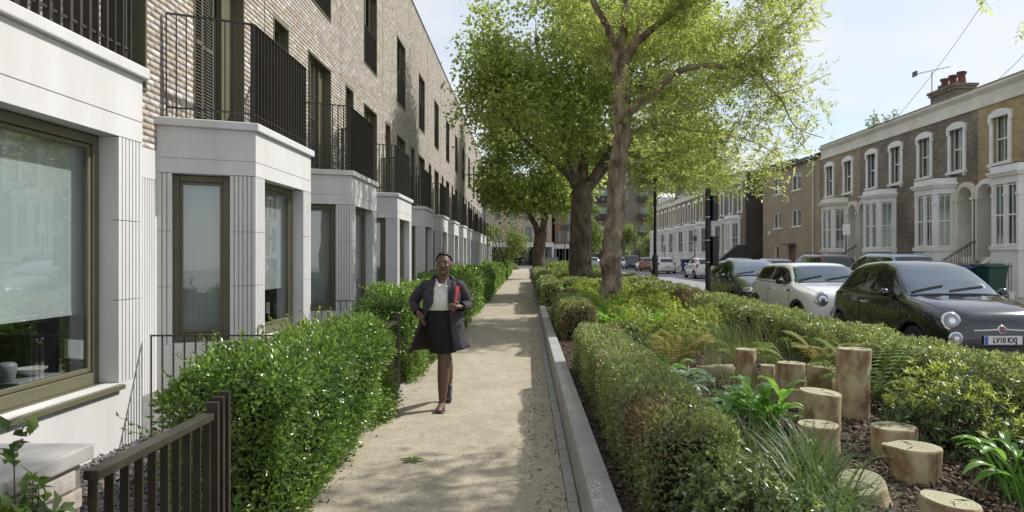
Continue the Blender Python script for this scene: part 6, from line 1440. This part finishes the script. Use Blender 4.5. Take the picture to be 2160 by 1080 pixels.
for s in (-1, 1):
    m = MB(); ell(m, (H[0]+s*.031, H[1]-.080, H[2]+.004), (.013, .008, .0065), 12, 6); e = m.build('eye', M['eyewhite'], body, smooth=True); m = MB(); ell(m, (H[0]+s*.031-.003, H[1]-.0865, H[2]+.004), (.0062, .003, .0062), 10, 6); m.build('iris', M['hair'], e, smooth=True)
    MB().tube([(H[0]+s*.014, H[1]-.0905, H[2]+.022), (H[0]+s*.032, H[1]-.088, H[2]+.028), (H[0]+s*.050, H[1]-.074, H[2]+.022)], [.003, .0045, .002], 6).build('eyebrow', M['hair'], body)
MB().tube([(H[0]-.026, H[1]-.082, H[2]-.062), (H[0], H[1]-.092, H[2]-.059), (H[0]+.026, H[1]-.082, H[2]-.062)], [.003, .0068, .003], 8).tube([(H[0]-.024, H[1]-.081, H[2]-.069), (H[0], H[1]-.089, H[2]-.071), (H[0]+.024, H[1]-.081, H[2]-.069)], [.003, .0075, .003], 8).build('lips', M['lips'], body, smooth=True)
# hair: swept back cap with a bun
V, F = [], []; nu, nv = 36, 22
for i in range(nv+1):
    a = math.pi/2-math.pi*.86*i/nv
    for j in range(nu):
        b = 2*math.pi*j/nu; V.append((H[0]+.081*math.cos(a)*math.cos(b), H[1]+.004+.099*math.cos(a)*math.sin(b), H[2]+.004+.114*math.sin(a)))
for i in range(nv):
    for j in range(nu):
        q = [i*nu+j, i*nu+(j+1) % nu, (i+1)*nu+(j+1) % nu, (i+1)*nu+j]; c = np.mean([V[k] for k in q], 0)-np.array(H)
        if c[2] > .088-.75*max(0, c[1]+.05)-.7*max(0, c[1]) or c[1] > .045: F.append(q)
hr = npmesh('hair', V, F, M['hair'], pe, smooth=True); sd_ = hr.modifiers.new('t', 'SOLIDIFY'); sd_.thickness = .008; sd_.offset = -1
m = MB(); ell(m, (H[0], H[1]+.115, H[2]+.0), (.045, .04, .045)); m.build('bun', M['hair'], hr, smooth=True)
# blouse, skirt
m = MB(); bust = lambda b: 1+.08*max(0, -math.sin(b))
m.loft([oval((.012, -.002, .99), .165, .133), oval((.01, -.008, 1.05), .166, .142), oval((.012, -.014, 1.12), .168, .152, f=bust), oval((.016, -.012, 1.19), .172, .150, f=bust), oval((.02, .0, 1.25), .175, .125), oval((.02, .008, 1.290), .160, .095), oval((.022, .016, 1.318), .10, .070)], cap=False); bl = m.build('blouse', M['blouse'], pe, smooth=True)
for z in (1.28, 1.215, 1.15, 1.085, 1.03):
    pass
MB().box(.010, .030, -.1765, -.168, 1.075, 1.22).build('placket', M['blouse'], bl)
for s in (-1, 1): MB().add([(.02+s*.012, -.105, 1.27), (.02+s*.075, -.085, 1.325), (.02+s*.07, -.02, 1.378), (.02+s*.05, -.075, 1.365), (.02+s*.012, -.11, 1.262), (.02+s*.078, -.093, 1.317), (.02+s*.074, -.022, 1.37), (.02+s*.055, -.083, 1.357)], [(0, 1, 2, 3), (4, 5, 6, 7), (0, 1, 5, 4), (1, 2, 6, 5), (2, 3, 7, 6), (3, 0, 4, 7)]).build('collar', M['blouse'], bl)
m = MB(); fold = lambda k, a: (lambda b: 1+a*math.sin(k*b+.7))
m.loft([oval((.012, -.002, 1.045), .168, .148), oval((.012, -.002, 1.03), .170, .150), oval((.01, 0, .95), .180, .160), oval((.012, .005, .85), .176, .165, f=fold(5, .01)), oval((.018, .02, .72), .155, .165, f=fold(5, .018)), oval((.022, .03, .60), .138, .160, f=fold(5, .02)), oval((.022, .03, .598), .125, .145)], cap=False); m.build('skirt', M['skirt'], pe, smooth=True)
# coat: open shell with flaring hem
lev = [(1.385, .022, .030, .085, .080, 62, 62), (1.345, .022, .020, .115, .092, 55, 55), (1.315, .02, .012, .175, .100, 44, 40), (1.27, .02, .008, .198, .132, 38, 34), (1.19, .018, .0, .198, .170, 34, 28), (1.10, .014, .0, .190, .178, 34, 26), (1.02, .010, .005, .198, .182, 40, 28), (.92, .004, .015, .222, .192, 52, 30), (.80, -.008, .03, .252, .205, 58, 32), (.68, -.014, .05, .282, .222, 63, 34), (.595, -.016, .06, .302, .232, 66, 36)]
rings = []; nn = 48
for z, cx, cy, rx, ry, al, ar in lev:
    a0, a1 = -90-al, -90+ar-0; a1 = -90+ar; start = R(a1); end = R(a0+360); r_ = []
    fk = max(0, (1.05-z))*.075
    for i in range(nn):
        b = start+(end-start)*i/(nn-1); f_ = 1+fk*math.sin(9*b+1.2)+fk*.5*math.sin(17*b); zz = z+(.05*(1 if math.cos(b) > 0 else 0)*(math.cos(b))*max(0, .75-z)/.15 if z < .75 else 0)
        r_.append((cx+rx*math.cos(b)*f_, cy+ry*math.sin(b)*f_, zz))
    rings.append(r_)
rs = []
for i in range(len(rings)-1):
    for t in (0, .5): rs.append([tuple(np.array(p)*(1-t)+np.array(q)*t) for p, q in zip(rings[i], rings[i+1])])
rs.append(rings[-1]); m = MB(); m.loft(rs, closed=False); ct = m.build('coat', M['coat'], pe, smooth=True, fix=False); sdm = ct.modifiers.new('t', 'SOLIDIFY'); sdm.thickness = .007
for nm, S_, w0 in (('sleeve', SL, 1), ('sleeve', SR, 1)):
    pts = [Vector(p) for p in S_]; e = pts[-1]; d = (e-pts[-2]).normalized(); pts[-1] = e-d*.012; mid = []; rad = []
    rr = [.070, .064, .056, .050, .046]
    for i in range(len(pts)-1):
        for t in np.linspace(0, 1, 6)[:-1]:
            p = cr4(np.array(pts[max(i-1, 0)]), np.array(pts[i]), np.array(pts[i+1]), np.array(pts[min(i+2, 4)]), t); mid.append(Vector(p)); rad.append((rr[i]*(1-t)+rr[i+1]*t)*(1+.035*math.sin(11*(i+t))))
    mid.append(pts[-1]); rad.append(.046); q = MB(); q.tube(mid, rad, 16, cap=False); ell(q, tuple(pts[0]), (.074, .078, .072)); so_ = q.build(nm, M['coat'], ct, smooth=True, fix=False); MB().tube([mid[-3], mid[-1]], [.052, .049], 16, cap=False).build('cuff', M['coat'], so_, smooth=True)
# collar and lapels
for s, al in ((-1, 1), (1, 1)):
    cx = .02
    def LP(x, y, z): return (cx+s*x, y, z)
    pl = [LP(.055, -.088, 1.375), LP(.115, -.06, 1.345), LP(.150, -.118, 1.285), LP(.125, -.150, 1.255), LP(.155, -.165, 1.235), LP(.105, -.190, 1.06), LP(.075, -.178, 1.12), LP(.070, -.140, 1.27)]
    q = MB(); k = len(pl); q.add(pl+[(p[0], p[1]-.011, p[2]+.002) for p in pl], [tuple(range(k)), tuple(range(k, 2*k))]+[(i, (i+1) % k, k+(i+1) % k, k+i) for i in range(k)]); q.build('lapel', M['coat'], ct)
m = MB(); m.loft([[(.022+.090*math.cos(b), .018+.082*math.sin(b), 1.375) for b in np.linspace(R(-35), R(215), 24)], [(.022+.098*math.cos(b), .022+.092*math.sin(b), 1.395) for b in np.linspace(R(-35), R(215), 24)], [(.022+.135*math.cos(b), .025+.125*math.sin(b), 1.345) for b in np.linspace(R(-35), R(215), 24)]], closed=False); cl_ = m.build('coat_collar', M['coat'], ct, smooth=True, fix=False); cl_.modifiers.new('t', 'SOLIDIFY').thickness = .006
MB().tube([(-.20, -.10, .98), (-.235, -.06, .955)], .006, 6).build('pocket_edge', M['coat'], ct); MB().tube([(.235, -.10, .93), (.262, -.06, .95), (.275, -.05, .90)], .009, 6).build('belt_end', M['coat'], ct)
# shoes
def shoe(c, rot, heel):
    m = MB(); rings = []
    for t, w_, h in ((0, .020, .05), (.06, .034, .058), (.2, .038, .05), (.45, .036, .034), (.7, .046, .034), (.88, .042, .032), (.97, .026, .024), (1.0, .010, .016)):
        y = .055-.255*t; rings.append([(w_*math.cos(b), y, max(0, h*.5+h*.5*math.sin(b))) for b in np.arange(14)*2*math.pi/14])
    m.loft(rings); o = m.build('shoe', M['shoe'], pe, smooth=True); o.location = c; o.rotation_euler = rot
    MB().tube([(-.016, -.145, .036), (0, -.150, .040), (.016, -.145, .036)], [.006, .004, .006], 6).build('bow', M['nail'], o)
shoe((.008, .004, .002), (R(3), 0, R(4)), 0); shoe((.038, .440, .135), (R(50), 0, R(-2)), 0)
fo = thing('folder', 'thin red folder held under the walking woman\'s arm', 'folder', (-.89+.178, 7.1-.06, 1.155), R(-8)); MB().box(-.004, .004, -.10, .10, -.135, .135).build('cover', M['folder_red'], fo, bevel=.002); MB().box(.0045, .0085, -.095, .095, -.13, .128).build('papers', M['label_paper'], fo); MB().box(.009, .012, -.10, .10, -.135, .135).build('back_cover', M['folder_red'], fo); fo.rotation_euler = (R(-4), R(7), R(-14))
print('OBJS', len(bpy.data.objects), 'TRIS', sum(len(m.loops)-2*len(m.polygons) for m in bpy.data.meshes))
